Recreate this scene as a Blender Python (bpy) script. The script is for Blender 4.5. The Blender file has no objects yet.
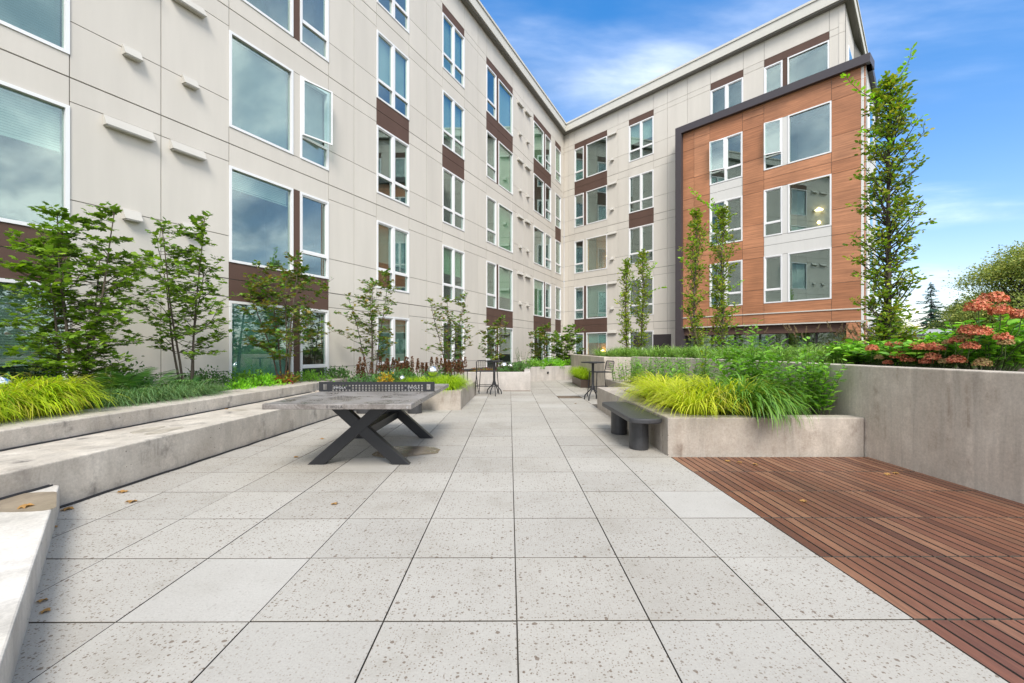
import bpy, bmesh, math, random
import numpy as np
from mathutils import Vector, Matrix
R = math.radians
rng = np.random.default_rng(7)
random.seed(7)
scene = bpy.context.scene
COL = scene.collection
F, HZ, H = 450.0, 349.5, 1.32          # focal length in px, horizon row, eye height

# ---------------------------------------------------------------- objects
def tag(o, label=None, cat=None, group=None, kind=None):
    if label: o['label'] = label
    if cat: o['category'] = cat
    if group: o['group'] = group
    if kind: o['kind'] = kind
    return o

def empty(name, loc=(0, 0, 0), rz=0.0):
    o = bpy.data.objects.new(name, None)
    COL.objects.link(o); o.location = loc; o.rotation_euler = (0, 0, rz)
    o.empty_display_size = 0.1
    return o

def link_mesh(name, me, mat, parent=None):
    if mat and not me.materials: me.materials.append(mat)
    o = bpy.data.objects.new(name, me)
    COL.objects.link(o)
    if parent: o.parent = parent
    return o

def copy_tree(o, parent=None):
    c = o.copy(); COL.objects.link(c)
    if parent: c.parent = parent
    for ch in list(o.children): copy_tree(ch, c)
    return c

class MB:
    """collects shapes, builds them as ONE mesh object"""
    def __init__(s): s.v = []; s.f = []
    def add(s, vs, fs):
        n = len(s.v); s.v += [tuple(p) for p in vs]; s.f += [tuple(i + n for i in f) for f in fs]; return s
    def box(s, x0, x1, y0, y1, z0, z1):
        return s.add([(x0,y0,z0),(x1,y0,z0),(x1,y1,z0),(x0,y1,z0),(x0,y0,z1),(x1,y0,z1),(x1,y1,z1),(x0,y1,z1)],
            [(0,3,2,1),(4,5,6,7),(0,1,5,4),(1,2,6,5),(2,3,7,6),(3,0,4,7)])
    def hexa(s, p):   # 8 points: bottom ring, top ring
        return s.add(p, [(0,3,2,1),(4,5,6,7),(0,1,5,4),(1,2,6,5),(2,3,7,6),(3,0,4,7)])
    def prism(s, poly, z0, z1):
        n = len(poly)
        a = sum(poly[i][0]*poly[(i+1)%n][1]-poly[(i+1)%n][0]*poly[i][1] for i in range(n))
        if a < 0: poly = poly[::-1]
        vs = [(x,y,z0) for x,y in poly]+[(x,y,z1) for x,y in poly]
        fs = [tuple(range(n-1,-1,-1)), tuple(range(n,2*n))]+[(i,(i+1)%n,n+(i+1)%n,n+i) for i in range(n)]
        return s.add(vs, fs)
    def tube(s, pts, rad, n=6, cap=True):
        pts = [Vector(p) for p in pts]; k = len(pts)
        if not hasattr(rad, '__len__'): rad = [rad]*k
        base = len(s.v); u = None
        for i, p in enumerate(pts):
            t = (pts[min(i+1,k-1)]-pts[max(i-1,0)])
            if t.length < 1e-9: t = Vector((0,0,1))
            t.normalize()
            if u is None:
                u = t.orthogonal().normalized()
            else:
                u = (u - t*u.dot(t)); u = u.normalized() if u.length > 1e-6 else t.orthogonal().normalized()
            w = t.cross(u)
            for j in range(n):
                a = 2*math.pi*j/n
                s.v.append(tuple(p+(u*math.cos(a)+w*math.sin(a))*rad[i]))
        for i in range(k-1):
            for j in range(n):
                a=base+i*n+j; b=base+i*n+(j+1)%n
                s.f.append((a,b,b+n,a+n))
        if cap:
            s.f.append(tuple(base+j for j in range(n-1,-1,-1))); s.f.append(tuple(base+(k-1)*n+j for j in range(n)))
        return s
    def lathe(s, prof, c=(0,0,0), n=24):
        base=len(s.v); k=len(prof)
        for r,z in prof:
            for j in range(n):
                a=2*math.pi*j/n; s.v.append((c[0]+r*math.cos(a), c[1]+r*math.sin(a), c[2]+z))
        for i in range(k-1):
            for j in range(n):
                a=base+i*n+j; b=base+i*n+(j+1)%n
                s.f.append((a,b,b+n,a+n))
        s.f.append(tuple(base+j for j in range(n-1,-1,-1))); s.f.append(tuple(base+(k-1)*n+j for j in range(n)))
        return s
    def build(s, name, mat, parent=None, bevel=0, smooth=False, seg=2):
        me = bpy.data.meshes.new(name); me.from_pydata(s.v, [], s.f); me.update()
        o = link_mesh(name, me, mat, parent)
        if smooth:
            me.polygons.foreach_set('use_smooth', [True]*len(me.polygons))
        if bevel:
            m = o.modifiers.new('bevel','BEVEL'); m.width=bevel; m.segments=seg; m.limit_method='ANGLE'; m.angle_limit=R(40)
        return o

# numpy batches: many copies of one leaf outline in one mesh
def np_mesh(name, V, Fc, mat, parent=None, smooth=False):
    """V (n,3); Fc list of (m,k) arrays of equal k each"""
    me = bpy.data.meshes.new(name)
    loops = np.concatenate([f.ravel() for f in Fc]).astype(np.int32)
    cnt = np.concatenate([np.full(len(f), f.shape[1]) for f in Fc]).astype(np.int32)
    st = np.concatenate([[0], np.cumsum(cnt)[:-1]]).astype(np.int32)
    me.vertices.add(len(V)); me.vertices.foreach_set('co', V.astype(np.float32).ravel())
    me.loops.add(len(loops)); me.loops.foreach_set('vertex_index', loops)
    me.polygons.add(len(cnt)); me.polygons.foreach_set('loop_start', st); me.polygons.foreach_set('loop_total', cnt)
    if smooth: me.polygons.foreach_set('use_smooth', np.ones(len(cnt), bool))
    me.update(calc_edges=True); me.validate()
    return link_mesh(name, me, mat, parent)

def leaf_geo(tv, tf, pos, d, nrm, size):
    """template verts tv (k,3) with y=tip, z=normal; faces list of tuples"""
    pos=np.asarray(pos,float); d=np.asarray(d,float); nrm=np.asarray(nrm,float); size=np.asarray(size,float)
    d=d/np.linalg.norm(d,axis=1,keepdims=True)
    x=np.cross(d,nrm); x/= (np.linalg.norm(x,axis=1,keepdims=True)+1e-9)
    n=np.cross(x,d)
    tv=np.asarray(tv,float)
    V=pos[:,None,:]+size[:,None,None]*(tv[None,:,0:1]*x[:,None,:]+tv[None,:,1:2]*d[:,None,:]+tv[None,:,2:3]*n[:,None,:])
    k=len(tv); N=len(pos); off=np.arange(N)[:,None]*k
    by={}
    for f in tf: by.setdefault(len(f),[]).append(f)
    Fs=[]
    for m,fl in by.items():
        a=np.array(fl)
        Fs.append((off[:,:,None]+a[None]).reshape(-1,m))
    return V.reshape(-1,3), Fs

def merge(parts):
    Vs=[];Fs=[];n=0
    for V,Fl in parts:
        Vs.append(V); Fs+= [f+n for f in Fl]; n+=len(V)
    return np.concatenate(Vs), Fs

# leaf outlines -----------------------------------------------------
def _fan(outline, mid):
    return outline, [tuple(range(len(outline)))]
OVAL = ([(0,0,0),(.22,.22,.05),(.27,.5,.06),(.17,.8,.03),(0,1,-.04),(-.17,.8,.03),(-.27,.5,.06),(-.22,.22,.05)],
        [(0,1,2,3,4),(0,4,5,6,7)])
LANCE = ([(0,0,0),(.16,.3,.04),(.14,.62,.03),(0,1,-.10),(-.14,.62,.03),(-.16,.3,.04)],[(0,1,2,3),(0,3,4,5)])
MAPLE = ([(0,0,0),(.20,.02,.02),(.48,.10,-.03),(.36,.30,.03),(.56,.55,-.04),(.27,.58,.04),(.20,.72,.03),(0,1.0,-.05),
          (-.20,.72,.03),(-.27,.58,.04),(-.56,.55,-.04),(-.36,.30,.03),(-.48,.10,-.03),(-.20,.02,.02),(0,.35,-.02)],
         [(0,1,2,3,14),(14,3,4,5),(14,5,6,7),(14,7,8,9),(14,9,10,11),(14,11,12,13,0)])
QUAD = ([(-.3,0,0),(.3,0,0),(.4,.6,.08),(0,1,-.05),(-.4,.6,.08)],[(0,1,2,3,4)])

def blades(base, az, length, lean, width, K=6, droop=1.0, twist=None):
    """arching ribbons. lean = initial angle from vertical, droop = how much it bends over"""
    N=len(base); V=np.zeros((N,K+1,2,3))
    p=np.array(base,float).copy()
    dirh=np.stack([np.cos(az),np.sin(az),np.zeros(N)],1)
    side=np.stack([-np.sin(az),np.cos(az),np.zeros(N)],1)
    ang=np.array(lean,float).copy()
    for i in range(K+1):
        t=i/K
        w=width*(np.minimum(1,.55+2.2*t))*(1-t**2.2)*.5+0.0004
        V[:,i,0]=p-side*w[:,None]; V[:,i,1]=p+side*w[:,None]
        V[:,i,:,2]+= 0
        st=length/K
        p=p+st[:,None]*(dirh*np.sin(ang)[:,None]+np.array([0,0,1.])*np.cos(ang)[:,None])
        ang=np.minimum(ang+droop*(.35+1.1*t)*(2.0/K),R(168))
    V=V.reshape(-1,3)
    a=np.arange(K)*2
    q=np.stack([a,a+1,a+3,a+2],1)
    Fq=(np.arange(N)[:,None,None]*(2*(K+1))+q[None]).reshape(-1,4)
    return V,[Fq]

# ---------------------------------------------------------------- materials
def new_mat(name):
    m=bpy.data.materials.new(name); m.use_nodes=True; nt=m.node_tree; nt.nodes.clear()
    return m, nt, nt.nodes, nt.links
def nd(ns, t, **kw):
    n=ns.new(t)
    for k,v in kw.items():
        if k in n.inputs: n.inputs[k].default_value=v
        else: setattr(n,k,v)
    return n
def srgb(r,g,b):
    f=lambda c: (c/255/12.92) if c/255<=.04045 else ((c/255+.055)/1.055)**2.4
    return (f(r),f(g),f(b),1)
def ramp(ns, stops, interp='LINEAR'):
    r=ns.new('ShaderNodeValToRGB'); r.color_ramp.interpolation=interp
    el=r.color_ramp.elements
    while len(el)<len(stops): el.new(.5)
    for e,(p,c) in zip(el,stops):
        e.position=p; e.color=c if len(c)==4 else (*c,1)
    return r
def gv(v): return (v,v,v,1)

def plain(name, col, rough=.5, metal=0, bump=0, bscale=40, var=.0, coat=0, spec=.5):
    m,nt,ns,lk=new_mat(name)
    out=ns.new('ShaderNodeOutputMaterial'); b=nd(ns,'ShaderNodeBsdfPrincipled',Roughness=rough,Metallic=metal)
    b.inputs['Base Color'].default_value=(*col[:3],1); b.inputs['Coat Weight'].default_value=coat
    b.inputs['Specular IOR Level'].default_value=spec
    lk.new(b.outputs[0],out.inputs[0])
    tc=ns.new('ShaderNodeTexCoord')
    no=nd(ns,'ShaderNodeTexNoise',Scale=bscale,Detail=6); lk.new(tc.outputs['Object'],no.inputs['Vector'])
    if var:
        n2=nd(ns,'ShaderNodeTexNoise',Scale=bscale*.12,Detail=5); lk.new(tc.outputs['Object'],n2.inputs['Vector'])
        r=ramp(ns,[(.3,tuple(c*(1-var) for c in col[:3])),(.7,tuple(min(1,c*(1+var)) for c in col[:3]))]); lk.new(n2.outputs[0],r.inputs[0])
        lk.new(r.outputs[0],b.inputs['Base Color'])
        mr=nd(ns,'ShaderNodeMapRange'); mr.inputs[3].default_value=max(.03,rough-.1); mr.inputs[4].default_value=min(1,rough+.12)
        lk.new(no.outputs[0],mr.inputs[0]); lk.new(mr.outputs[0],b.inputs['Roughness'])
    if bump:
        bp=nd(ns,'ShaderNodeBump',Strength=bump,Distance=.01); lk.new(no.outputs[0],bp.inputs['Height']); lk.new(bp.outputs[0],b.inputs['Normal'])
    return m

def leaf_mat(name, cols, trans=.35, rough=.45):
    """cols = list of linear colours picked per leaf"""
    m,nt,ns,lk=new_mat(name)
    out=ns.new('ShaderNodeOutputMaterial')
    g=ns.new('ShaderNodeNewGeometry')
    n=len(cols)
    r=ramp(ns,[(i/max(1,n-1),c) for i,c in enumerate(cols)]); lk.new(g.outputs['Random Per Island'],r.inputs[0])
    tc=ns.new('ShaderNodeTexCoord'); no=nd(ns,'ShaderNodeTexNoise',Scale=3.0,Detail=2); lk.new(tc.outputs['Object'],no.inputs['Vector'])
    hs=ns.new('ShaderNodeHueSaturation'); mr=nd(ns,'ShaderNodeMapRange'); mr.inputs[1].default_value=.3; mr.inputs[2].default_value=.7; mr.inputs[3].default_value=.78; mr.inputs[4].default_value=1.25
    lk.new(no.outputs[0],mr.inputs[0]); lk.new(mr.outputs[0],hs.inputs['Value']); lk.new(r.outputs[0],hs.inputs['Color'])
    b=nd(ns,'ShaderNodeBsdfPrincipled',Roughness=rough); b.inputs['Specular IOR Level'].default_value=.35
    t=ns.new('ShaderNodeBsdfTranslucent'); mx=nd(ns,'ShaderNodeMixShader'); mx.inputs[0].default_value=trans
    gm=nd(ns,'ShaderNodeMixRGB',blend_type='MULTIPLY'); gm.inputs[0].default_value=1; gm.inputs[2].default_value=(1.25,1.3,.55,1)
    lk.new(hs.outputs[0],b.inputs['Base Color']); lk.new(hs.outputs[0],gm.inputs[1]); lk.new(gm.outputs[0],t.inputs[0])
    lk.new(b.outputs[0],mx.inputs[1]); lk.new(t.outputs[0],mx.inputs[2]); lk.new(mx.outputs[0],out.inputs[0])
    return m

def concrete(name, c1, c2, stain=(.16,.13,.11), amount=.5, streak=6.0, rough=.85, pits=True):
    m,nt,ns,lk=new_mat(name)
    out=ns.new('ShaderNodeOutputMaterial'); b=nd(ns,'ShaderNodeBsdfPrincipled',Roughness=rough); lk.new(b.outputs[0],out.inputs[0])
    b.inputs['Specular IOR Level'].default_value=.3
    tc=ns.new('ShaderNodeTexCoord')
    big=nd(ns,'ShaderNodeTexNoise',Scale=1.6,Detail=8,Roughness=.65); lk.new(tc.outputs['Object'],big.inputs['Vector'])
    r1=ramp(ns,[(.32,c1),(.68,c2)]); lk.new(big.outputs[0],r1.inputs[0])
    mp=ns.new('ShaderNodeMapping'); mp.inputs['Scale'].default_value=(streak,streak,.7); lk.new(tc.outputs['Object'],mp.inputs['Vector'])
    st=nd(ns,'ShaderNodeTexNoise',Scale=1.0,Detail=5,Roughness=.6,Distortion=.4); lk.new(mp.outputs[0],st.inputs['Vector'])
    rs=ramp(ns,[(.45,gv(0)),(.68,gv(1))]); lk.new(st.outputs[0],rs.inputs[0])
    blot=nd(ns,'ShaderNodeTexNoise',Scale=2.6,Detail=6,Roughness=.7); 
    mp2=ns.new('ShaderNodeMapping'); mp2.inputs['Location'].default_value=(3.1,7.7,1.2); lk.new(tc.outputs['Object'],mp2.inputs['Vector']); lk.new(mp2.outputs[0],blot.inputs['Vector'])
    rb=ramp(ns,[(.43,gv(0)),(.64,gv(1))]); lk.new(blot.outputs[0],rb.inputs[0])
    mul=nd(ns,'ShaderNodeMath',operation='MULTIPLY'); lk.new(rs.outputs[0],mul.inputs[0]); lk.new(rb.outputs[0],mul.inputs[1])
    mul2=nd(ns,'ShaderNodeMath',operation='MULTIPLY'); lk.new(mul.outputs[0],mul2.inputs[0]); mul2.inputs[1].default_value=amount
    mx=ns.new('ShaderNodeMixRGB'); lk.new(mul2.outputs[0],mx.inputs[0]); lk.new(r1.outputs[0],mx.inputs[1]); mx.inputs[2].default_value=(*stain,1)
    mx1=nd(ns,'ShaderNodeMixRGB',blend_type='MULTIPLY'); mx1.inputs[0].default_value=1
    rs2=ramp(ns,[(.3,gv(.76)),(.62,gv(1.08))]); lk.new(st.outputs[0],rs2.inputs[0]); lk.new(mx.outputs[0],mx1.inputs[1]); lk.new(rs2.outputs[0],mx1.inputs[2])
    fine=nd(ns,'ShaderNodeTexNoise',Scale=45,Detail=8,Roughness=.75); lk.new(tc.outputs['Object'],fine.inputs['Vector'])
    rf=ramp(ns,[(.3,gv(.78)),(.62,gv(1.1))]); lk.new(fine.outputs[0],rf.inputs[0])
    mx2=nd(ns,'ShaderNodeMixRGB',blend_type='MULTIPLY'); mx2.inputs[0].default_value=.8; lk.new(mx1.outputs[0],mx2.inputs[1]); lk.new(rf.outputs[0],mx2.inputs[2])
    last=mx2
    vo=nd(ns,'ShaderNodeTexVoronoi',Scale=16.0); lk.new(tc.outputs['Object'],vo.inputs['Vector'])
    wn=ns.new('ShaderNodeSeparateColor'); lk.new(vo.outputs['Color'],wn.inputs[0])
    th=nd(ns,'ShaderNodeMath',operation='GREATER_THAN'); th.inputs[1].default_value=.86; lk.new(wn.outputs[0],th.inputs[0])
    ds=nd(ns,'ShaderNodeMath',operation='LESS_THAN'); ds.inputs[1].default_value=.11; lk.new(vo.outputs['Distance'],ds.inputs[0])
    pit=nd(ns,'ShaderNodeMath',operation='MULTIPLY'); lk.new(th.outputs[0],pit.inputs[0]); lk.new(ds.outputs[0],pit.inputs[1])
    if pits:
        mx3=ns.new('ShaderNodeMixRGB'); lk.new(pit.outputs[0],mx3.inputs[0]); lk.new(mx2.outputs[0],mx3.inputs[1]); mx3.inputs[2].default_value=(.12,.10,.09,1); last=mx3
    lk.new(last.outputs[0],b.inputs['Base Color'])
    bp=nd(ns,'ShaderNodeBump',Strength=.35,Distance=.008); lk.new(fine.outputs[0],bp.inputs['Height']); lk.new(bp.outputs[0],b.inputs['Normal'])
    return m

def paver_mat():
    m,nt,ns,lk=new_mat('paver_concrete')
    out=ns.new('ShaderNodeOutputMaterial'); b=nd(ns,'ShaderNodeBsdfPrincipled',Roughness=.8); lk.new(b.outputs[0],out.inputs[0])
    b.inputs['Specular IOR Level'].default_value=.35
    tc=ns.new('ShaderNodeTexCoord'); g=ns.new('ShaderNodeNewGeometry')
    tone=ramp(ns,[(0,(.36,.338,.298)),(.25,(.415,.392,.348)),(.5,(.38,.36,.322)),(.75,(.435,.412,.367)),(.93,(.395,.375,.336)),(.945,(.435,.415,.375)),(1,(.435,.417,.380))]); lk.new(g.outputs['Random Per Island'],tone.inputs[0])
    big=nd(ns,'ShaderNodeTexNoise',Scale=1.1,Detail=8,Roughness=.7); lk.new(tc.outputs['Object'],big.inputs['Vector'])
    rb=ramp(ns,[(.28,(.78,.76,.72)),(.45,(.96,.95,.94)),(.72,(1.07,1.07,1.07))]); lk.new(big.outputs[0],rb.inputs[0])
    m1=nd(ns,'ShaderNodeMixRGB',blend_type='MULTIPLY'); m1.inputs[0].default_value=1; lk.new(tone.outputs[0],m1.inputs[1]); lk.new(rb.outputs[0],m1.inputs[2])
    fine=nd(ns,'ShaderNodeTexNoise',Scale=90,Detail=6,Roughness=.8); lk.new(tc.outputs['Object'],fine.inputs['Vector'])
    rf=ramp(ns,[(.3,gv(.8)),(.6,gv(1.08))]); lk.new(fine.outputs[0],rf.inputs[0])
    m2=nd(ns,'ShaderNodeMixRGB',blend_type='MULTIPLY'); m2.inputs[0].default_value=.75; lk.new(m1.outputs[0],m2.inputs[1]); lk.new(rf.outputs[0],m2.inputs[2])
    # pits: two sizes of irregular holes
    dist=nd(ns,'ShaderNodeTexNoise',Scale=60,Detail=3); lk.new(tc.outputs['Object'],dist.inputs['Vector'])
    va=nd(ns,'ShaderNodeVectorMath',operation='MULTIPLY_ADD'); va.inputs[1].default_value=(.014,.014,.0); lk.new(dist.outputs['Color'],va.inputs[0]); lk.new(tc.outputs['Object'],va.inputs[2])
    last=m2; pits=[]
    for sc,thr,rad,col in ((34,.66,.15,(.14,.10,.068)),(72,.62,.175,(.19,.15,.11)),(17,.92,.13,(.14,.10,.07))):
        vo=nd(ns,'ShaderNodeTexVoronoi',Scale=sc); vo.voronoi_dimensions='2D'; lk.new(va.outputs[0],vo.inputs['Vector'])
        sp=ns.new('ShaderNodeSeparateColor'); lk.new(vo.outputs['Color'],sp.inputs[0])
        th=nd(ns,'ShaderNodeMath',operation='GREATER_THAN'); th.inputs[1].default_value=thr; lk.new(sp.outputs[0],th.inputs[0])
        rr=nd(ns,'ShaderNodeMath',operation='MULTIPLY_ADD'); lk.new(sp.outputs[1],rr.inputs[0]); rr.inputs[1].default_value=rad; rr.inputs[2].default_value=rad*.6
        ls=nd(ns,'ShaderNodeMath',operation='LESS_THAN'); lk.new(vo.outputs['Distance'],ls.inputs[0]); lk.new(rr.outputs[0],ls.inputs[1])
        pt=nd(ns,'ShaderNodeMath',operation='MULTIPLY'); lk.new(th.outputs[0],pt.inputs[0]); lk.new(ls.outputs[0],pt.inputs[1])
        # smooth tiles have nearly none
        gate=nd(ns,'ShaderNodeMapRange'); lk.new(g.outputs['Random Per Island'],gate.inputs[0]); gate.inputs[1].default_value=.9; gate.inputs[2].default_value=.95; gate.inputs[3].default_value=1.0; gate.inputs[4].default_value=.22
        pg=nd(ns,'ShaderNodeMath',operation='MULTIPLY'); lk.new(pt.outputs[0],pg.inputs[0]); lk.new(gate.outputs[0],pg.inputs[1])
        fa=nd(ns,'ShaderNodeMath',operation='MULTIPLY'); lk.new(pg.outputs[0],fa.inputs[0]); fa.inputs[1].default_value=.8
        mx=ns.new('ShaderNodeMixRGB'); lk.new(fa.outputs[0],mx.inputs[0]); lk.new(last.outputs[0],mx.inputs[1]); mx.inputs[2].default_value=(*col,1); last=mx
    lk.new(last.outputs[0],b.inputs['Base Color'])
    bp=nd(ns,'ShaderNodeBump',Strength=.25,Distance=.004); lk.new(fine.outputs[0],bp.inputs['Height']); lk.new(bp.outputs[0],b.inputs['Normal'])
    return m

def wood(name, cols, scale=(3,60,60), rough=.45, grain=.8, dark=None, axis_noise=2.0, isl=True, coat=0):
    m,nt,ns,lk=new_mat(name)
    out=ns.new('ShaderNodeOutputMaterial'); b=nd(ns,'ShaderNodeBsdfPrincipled',Roughness=rough); lk.new(b.outputs[0],out.inputs[0])
    tc=ns.new('ShaderNodeTexCoord'); g=ns.new('ShaderNodeNewGeometry')
    tone=ramp(ns,[(i/(len(cols)-1),c) for i,c in enumerate(cols)])
    if isl: lk.new(g.outputs['Random Per Island'],tone.inputs[0])
    mp=ns.new('ShaderNodeMapping'); mp.inputs['Scale'].default_value=scale; lk.new(tc.outputs['Object'],mp.inputs['Vector'])
    if isl:
        ad=nd(ns,'ShaderNodeVectorMath',operation='ADD'); cmb=ns.new('ShaderNodeCombineXYZ'); 
        mm=nd(ns,'ShaderNodeMath',operation='MULTIPLY'); mm.inputs[1].default_value=40; lk.new(g.outputs['Random Per Island'],mm.inputs[0])
        lk.new(mm.outputs[0],cmb.inputs[0]); lk.new(mm.outputs[0],cmb.inputs[1]); lk.new(mp.outputs[0],ad.inputs[0]); lk.new(cmb.outputs[0],ad.inputs[1]); vec=ad.outputs[0]
    else: vec=mp.outputs[0]
    no=nd(ns,'ShaderNodeTexNoise',Scale=1.0,Detail=7,Roughness=.65,Distortion=.6); lk.new(vec,no.inputs['Vector'])
    if not isl: lk.new(no.outputs[0],tone.inputs[0])
    rr=ramp(ns,[(.28,gv(.62)),(.5,gv(1.0)),(.72,gv(1.35))]); lk.new(no.outputs[0],rr.inputs[0])
    m1=nd(ns,'ShaderNodeMixRGB',blend_type='MULTIPLY'); m1.inputs[0].default_value=grain; lk.new(tone.outputs[0],m1.inputs[1]); lk.new(rr.outputs[0],m1.inputs[2])
    big=nd(ns,'ShaderNodeTexNoise',Scale=.9,Detail=4); lk.new(tc.outputs['Object'],big.inputs['Vector'])
    rb=ramp(ns,[(.35,gv(.82)),(.65,gv(1.15))]); lk.new(big.outputs[0],rb.inputs[0])
    m2=nd(ns,'ShaderNodeMixRGB',blend_type='MULTIPLY'); m2.inputs[0].default_value=.7; lk.new(m1.outputs[0],m2.inputs[1]); lk.new(rb.outputs[0],m2.inputs[2])
    lk.new(m2.outputs[0],b.inputs['Base Color'])
    bp=nd(ns,'ShaderNodeBump',Strength=.3,Distance=.003); lk.new(no.outputs[0],bp.inputs['Height']); lk.new(bp.outputs[0],b.inputs['Normal'])
    return m

def glass_mat(name, tint, r0=2.1):
    m,nt,ns,lk=new_mat(name)
    out=ns.new('ShaderNodeOutputMaterial')
    lw_=nd(ns,'ShaderNodeLayerWeight',Blend=.5); pw=nd(ns,'ShaderNodeMath',operation='POWER'); lk.new(lw_.outputs['Facing'],pw.inputs[0]); pw.inputs[1].default_value=4.0
    fr=nd(ns,'ShaderNodeMath',operation='MULTIPLY_ADD'); lk.new(pw.outputs[0],fr.inputs[0]); fr.inputs[1].default_value=1-r0; fr.inputs[2].default_value=r0
    gl=nd(ns,'ShaderNodeBsdfGlossy',Roughness=.0); gl.inputs[0].default_value=(.90,1,.97,1)
    tr=ns.new('ShaderNodeBsdfTransparent'); tr.inputs[0].default_value=(*tint,1)
    tc=ns.new('ShaderNodeTexCoord'); no=nd(ns,'ShaderNodeTexNoise',Scale=.7,Detail=0); lk.new(tc.outputs['Object'],no.inputs['Vector'])
    bp=nd(ns,'ShaderNodeBump',Strength=.03,Distance=.03); lk.new(no.outputs[0],bp.inputs['Height']); lk.new(bp.outputs[0],gl.inputs['Normal'])
    mx=ns.new('ShaderNodeMixShader'); lk.new(fr.outputs[0],mx.inputs[0]); lk.new(tr.outputs[0],mx.inputs[1]); lk.new(gl.outputs[0],mx.inputs[2]); lk.new(mx.outputs[0],out.inputs[0])
    return m

def blind_mat(name, col, period=.05):
    m,nt,ns,lk=new_mat(name)
    out=ns.new('ShaderNodeOutputMaterial'); b=nd(ns,'ShaderNodeBsdfPrincipled',Roughness=.6); lk.new(b.outputs[0],out.inputs[0])
    b.inputs['Base Color'].default_value=(*col,1)
    return m

def emit(name, col, s):
    m,nt,ns,lk=new_mat(name)
    out=ns.new('ShaderNodeOutputMaterial'); e=nd(ns,'ShaderNodeEmission',Strength=s); e.inputs[0].default_value=(*col,1); lk.new(e.outputs[0],out.inputs[0])
    return m

def panel_mat(name, col, dirt=.06):
    m,nt,ns,lk=new_mat(name)
    out=ns.new('ShaderNodeOutputMaterial'); b=nd(ns,'ShaderNodeBsdfPrincipled',Roughness=.75); lk.new(b.outputs[0],out.inputs[0])
    b.inputs['Specular IOR Level'].default_value=.3
    tc=ns.new('ShaderNodeTexCoord'); g=ns.new('ShaderNodeNewGeometry')
    t=ramp(ns,[(0,tuple(c*(1-dirt*.5) for c in col)),(1,tuple(c*(1+dirt*.5) for c in col))]); lk.new(g.outputs['Random Per Island'],t.inputs[0])
    mp=ns.new('ShaderNodeMapping'); mp.inputs['Scale'].default_value=(1.8,1.8,.25); lk.new(tc.outputs['Object'],mp.inputs['Vector'])
    no=nd(ns,'ShaderNodeTexNoise',Scale=1,Detail=6,Roughness=.6); lk.new(mp.outputs[0],no.inputs['Vector'])
    r=ramp(ns,[(.3,gv(1-dirt)),(.7,gv(1+dirt*.5))]); lk.new(no.outputs[0],r.inputs[0])
    mx=nd(ns,'ShaderNodeMixRGB',blend_type='MULTIPLY'); mx.inputs[0].default_value=1; lk.new(t.outputs[0],mx.inputs[1]); lk.new(r.outputs[0],mx.inputs[2])
    lk.new(mx.outputs[0],b.inputs['Base Color'])
    f=nd(ns,'ShaderNodeTexNoise',Scale=120,Detail=4); lk.new(tc.outputs['Object'],f.inputs['Vector'])
    bp=nd(ns,'ShaderNodeBump',Strength=.12,Distance=.004); lk.new(f.outputs[0],bp.inputs['Height']); lk.new(bp.outputs[0],b.inputs['Normal'])
    return m

M={}
M['cream']=panel_mat('cream_panel',(.645,.603,.538))
M['white_panel']=panel_mat('white_panel',(.66,.65,.62))
M['brown']=panel_mat('brown_panel',(.115,.068,.052),.12)
M['trim_dark']=plain('dark_bronze_trim',(.06,.05,.055),.45,.0,.05,60)
M['joint']=plain('wall_joint',(.20,.19,.17),.9)
M['hood']=panel_mat('vent_hood_paint',(.50,.48,.435),.04)
M['fascia']=panel_mat('fascia_metal',(.62,.60,.54),.04)
M['vinyl']=plain('white_vinyl',(.82,.82,.82),.35)
M['glass']=glass_mat('window_glass',(.80,.91,.87),.19)
M['glass_far']=M['glass']
M['blind']=plain('blind_slats',(.68,.70,.66),.6)
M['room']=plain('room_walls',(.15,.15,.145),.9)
M['clad']=wood('wood_look_cladding',[(.36,.148,.068),(.44,.195,.095),(.40,.17,.08),(.48,.22,.112)],(.9,.9,30),.6,isl=True,grain=1.0)
M['deck']=wood('hardwood_deck',[(.125,.045,.022),(.18,.072,.038),(.225,.10,.054),(.15,.057,.03),(.25,.12,.066),(.11,.043,.024),(.20,.082,.045)],(60,5,60),.42)
M['concrete']=concrete('board_formed_concrete',(.39,.34,.285),(.51,.455,.395),(.17,.13,.10),.9,7)
M['concrete_wall']=concrete('streaked_wall_concrete',(.50,.44,.365),(.62,.56,.475),(.20,.15,.11),.8,10,pits=False)
M['concrete_light']=concrete('bright_cast_concrete',(.47,.415,.345),(.62,.565,.485),(.11,.10,.09),1.0,4)
M['concrete_far']=concrete('pale_planter_concrete',(.47,.43,.39),(.55,.51,.475),(.3,.26,.22),.35,4)
M['paver']=paver_mat()
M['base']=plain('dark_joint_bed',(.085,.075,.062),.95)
M['soil']=plain('bark_mulch',(.055,.034,.022),.95,0,1,60,.5)
M['black']=plain('black_powder_coat',(.022,.022,.024),.5,.0,.06,200,.12)
M['bench']=plain('charcoal_composite',(.040,.040,.042),.45,0,.15,120,.2)
M['steel_dark']=plain('charcoal_steel',(.032,.033,.036),.38,.4)
M['chrome']=plain('mirror_steel',(.86,.86,.86),.09,1)
M['bark']=plain('grey_bark',(.11,.085,.065),.9,0,.6,50,.3)
M['bark_dark']=plain('dark_bark',(.05,.038,.03),.9,0,.6,50,.3)
M['planter_metal']=plain('bronze_planter_metal',(.10,.07,.055),.45,.5,.05,30,.15)
SKYV,SUNE,EXPO,CLX,CLY=1.35,2.1,0.96,1.3,4.1
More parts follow.
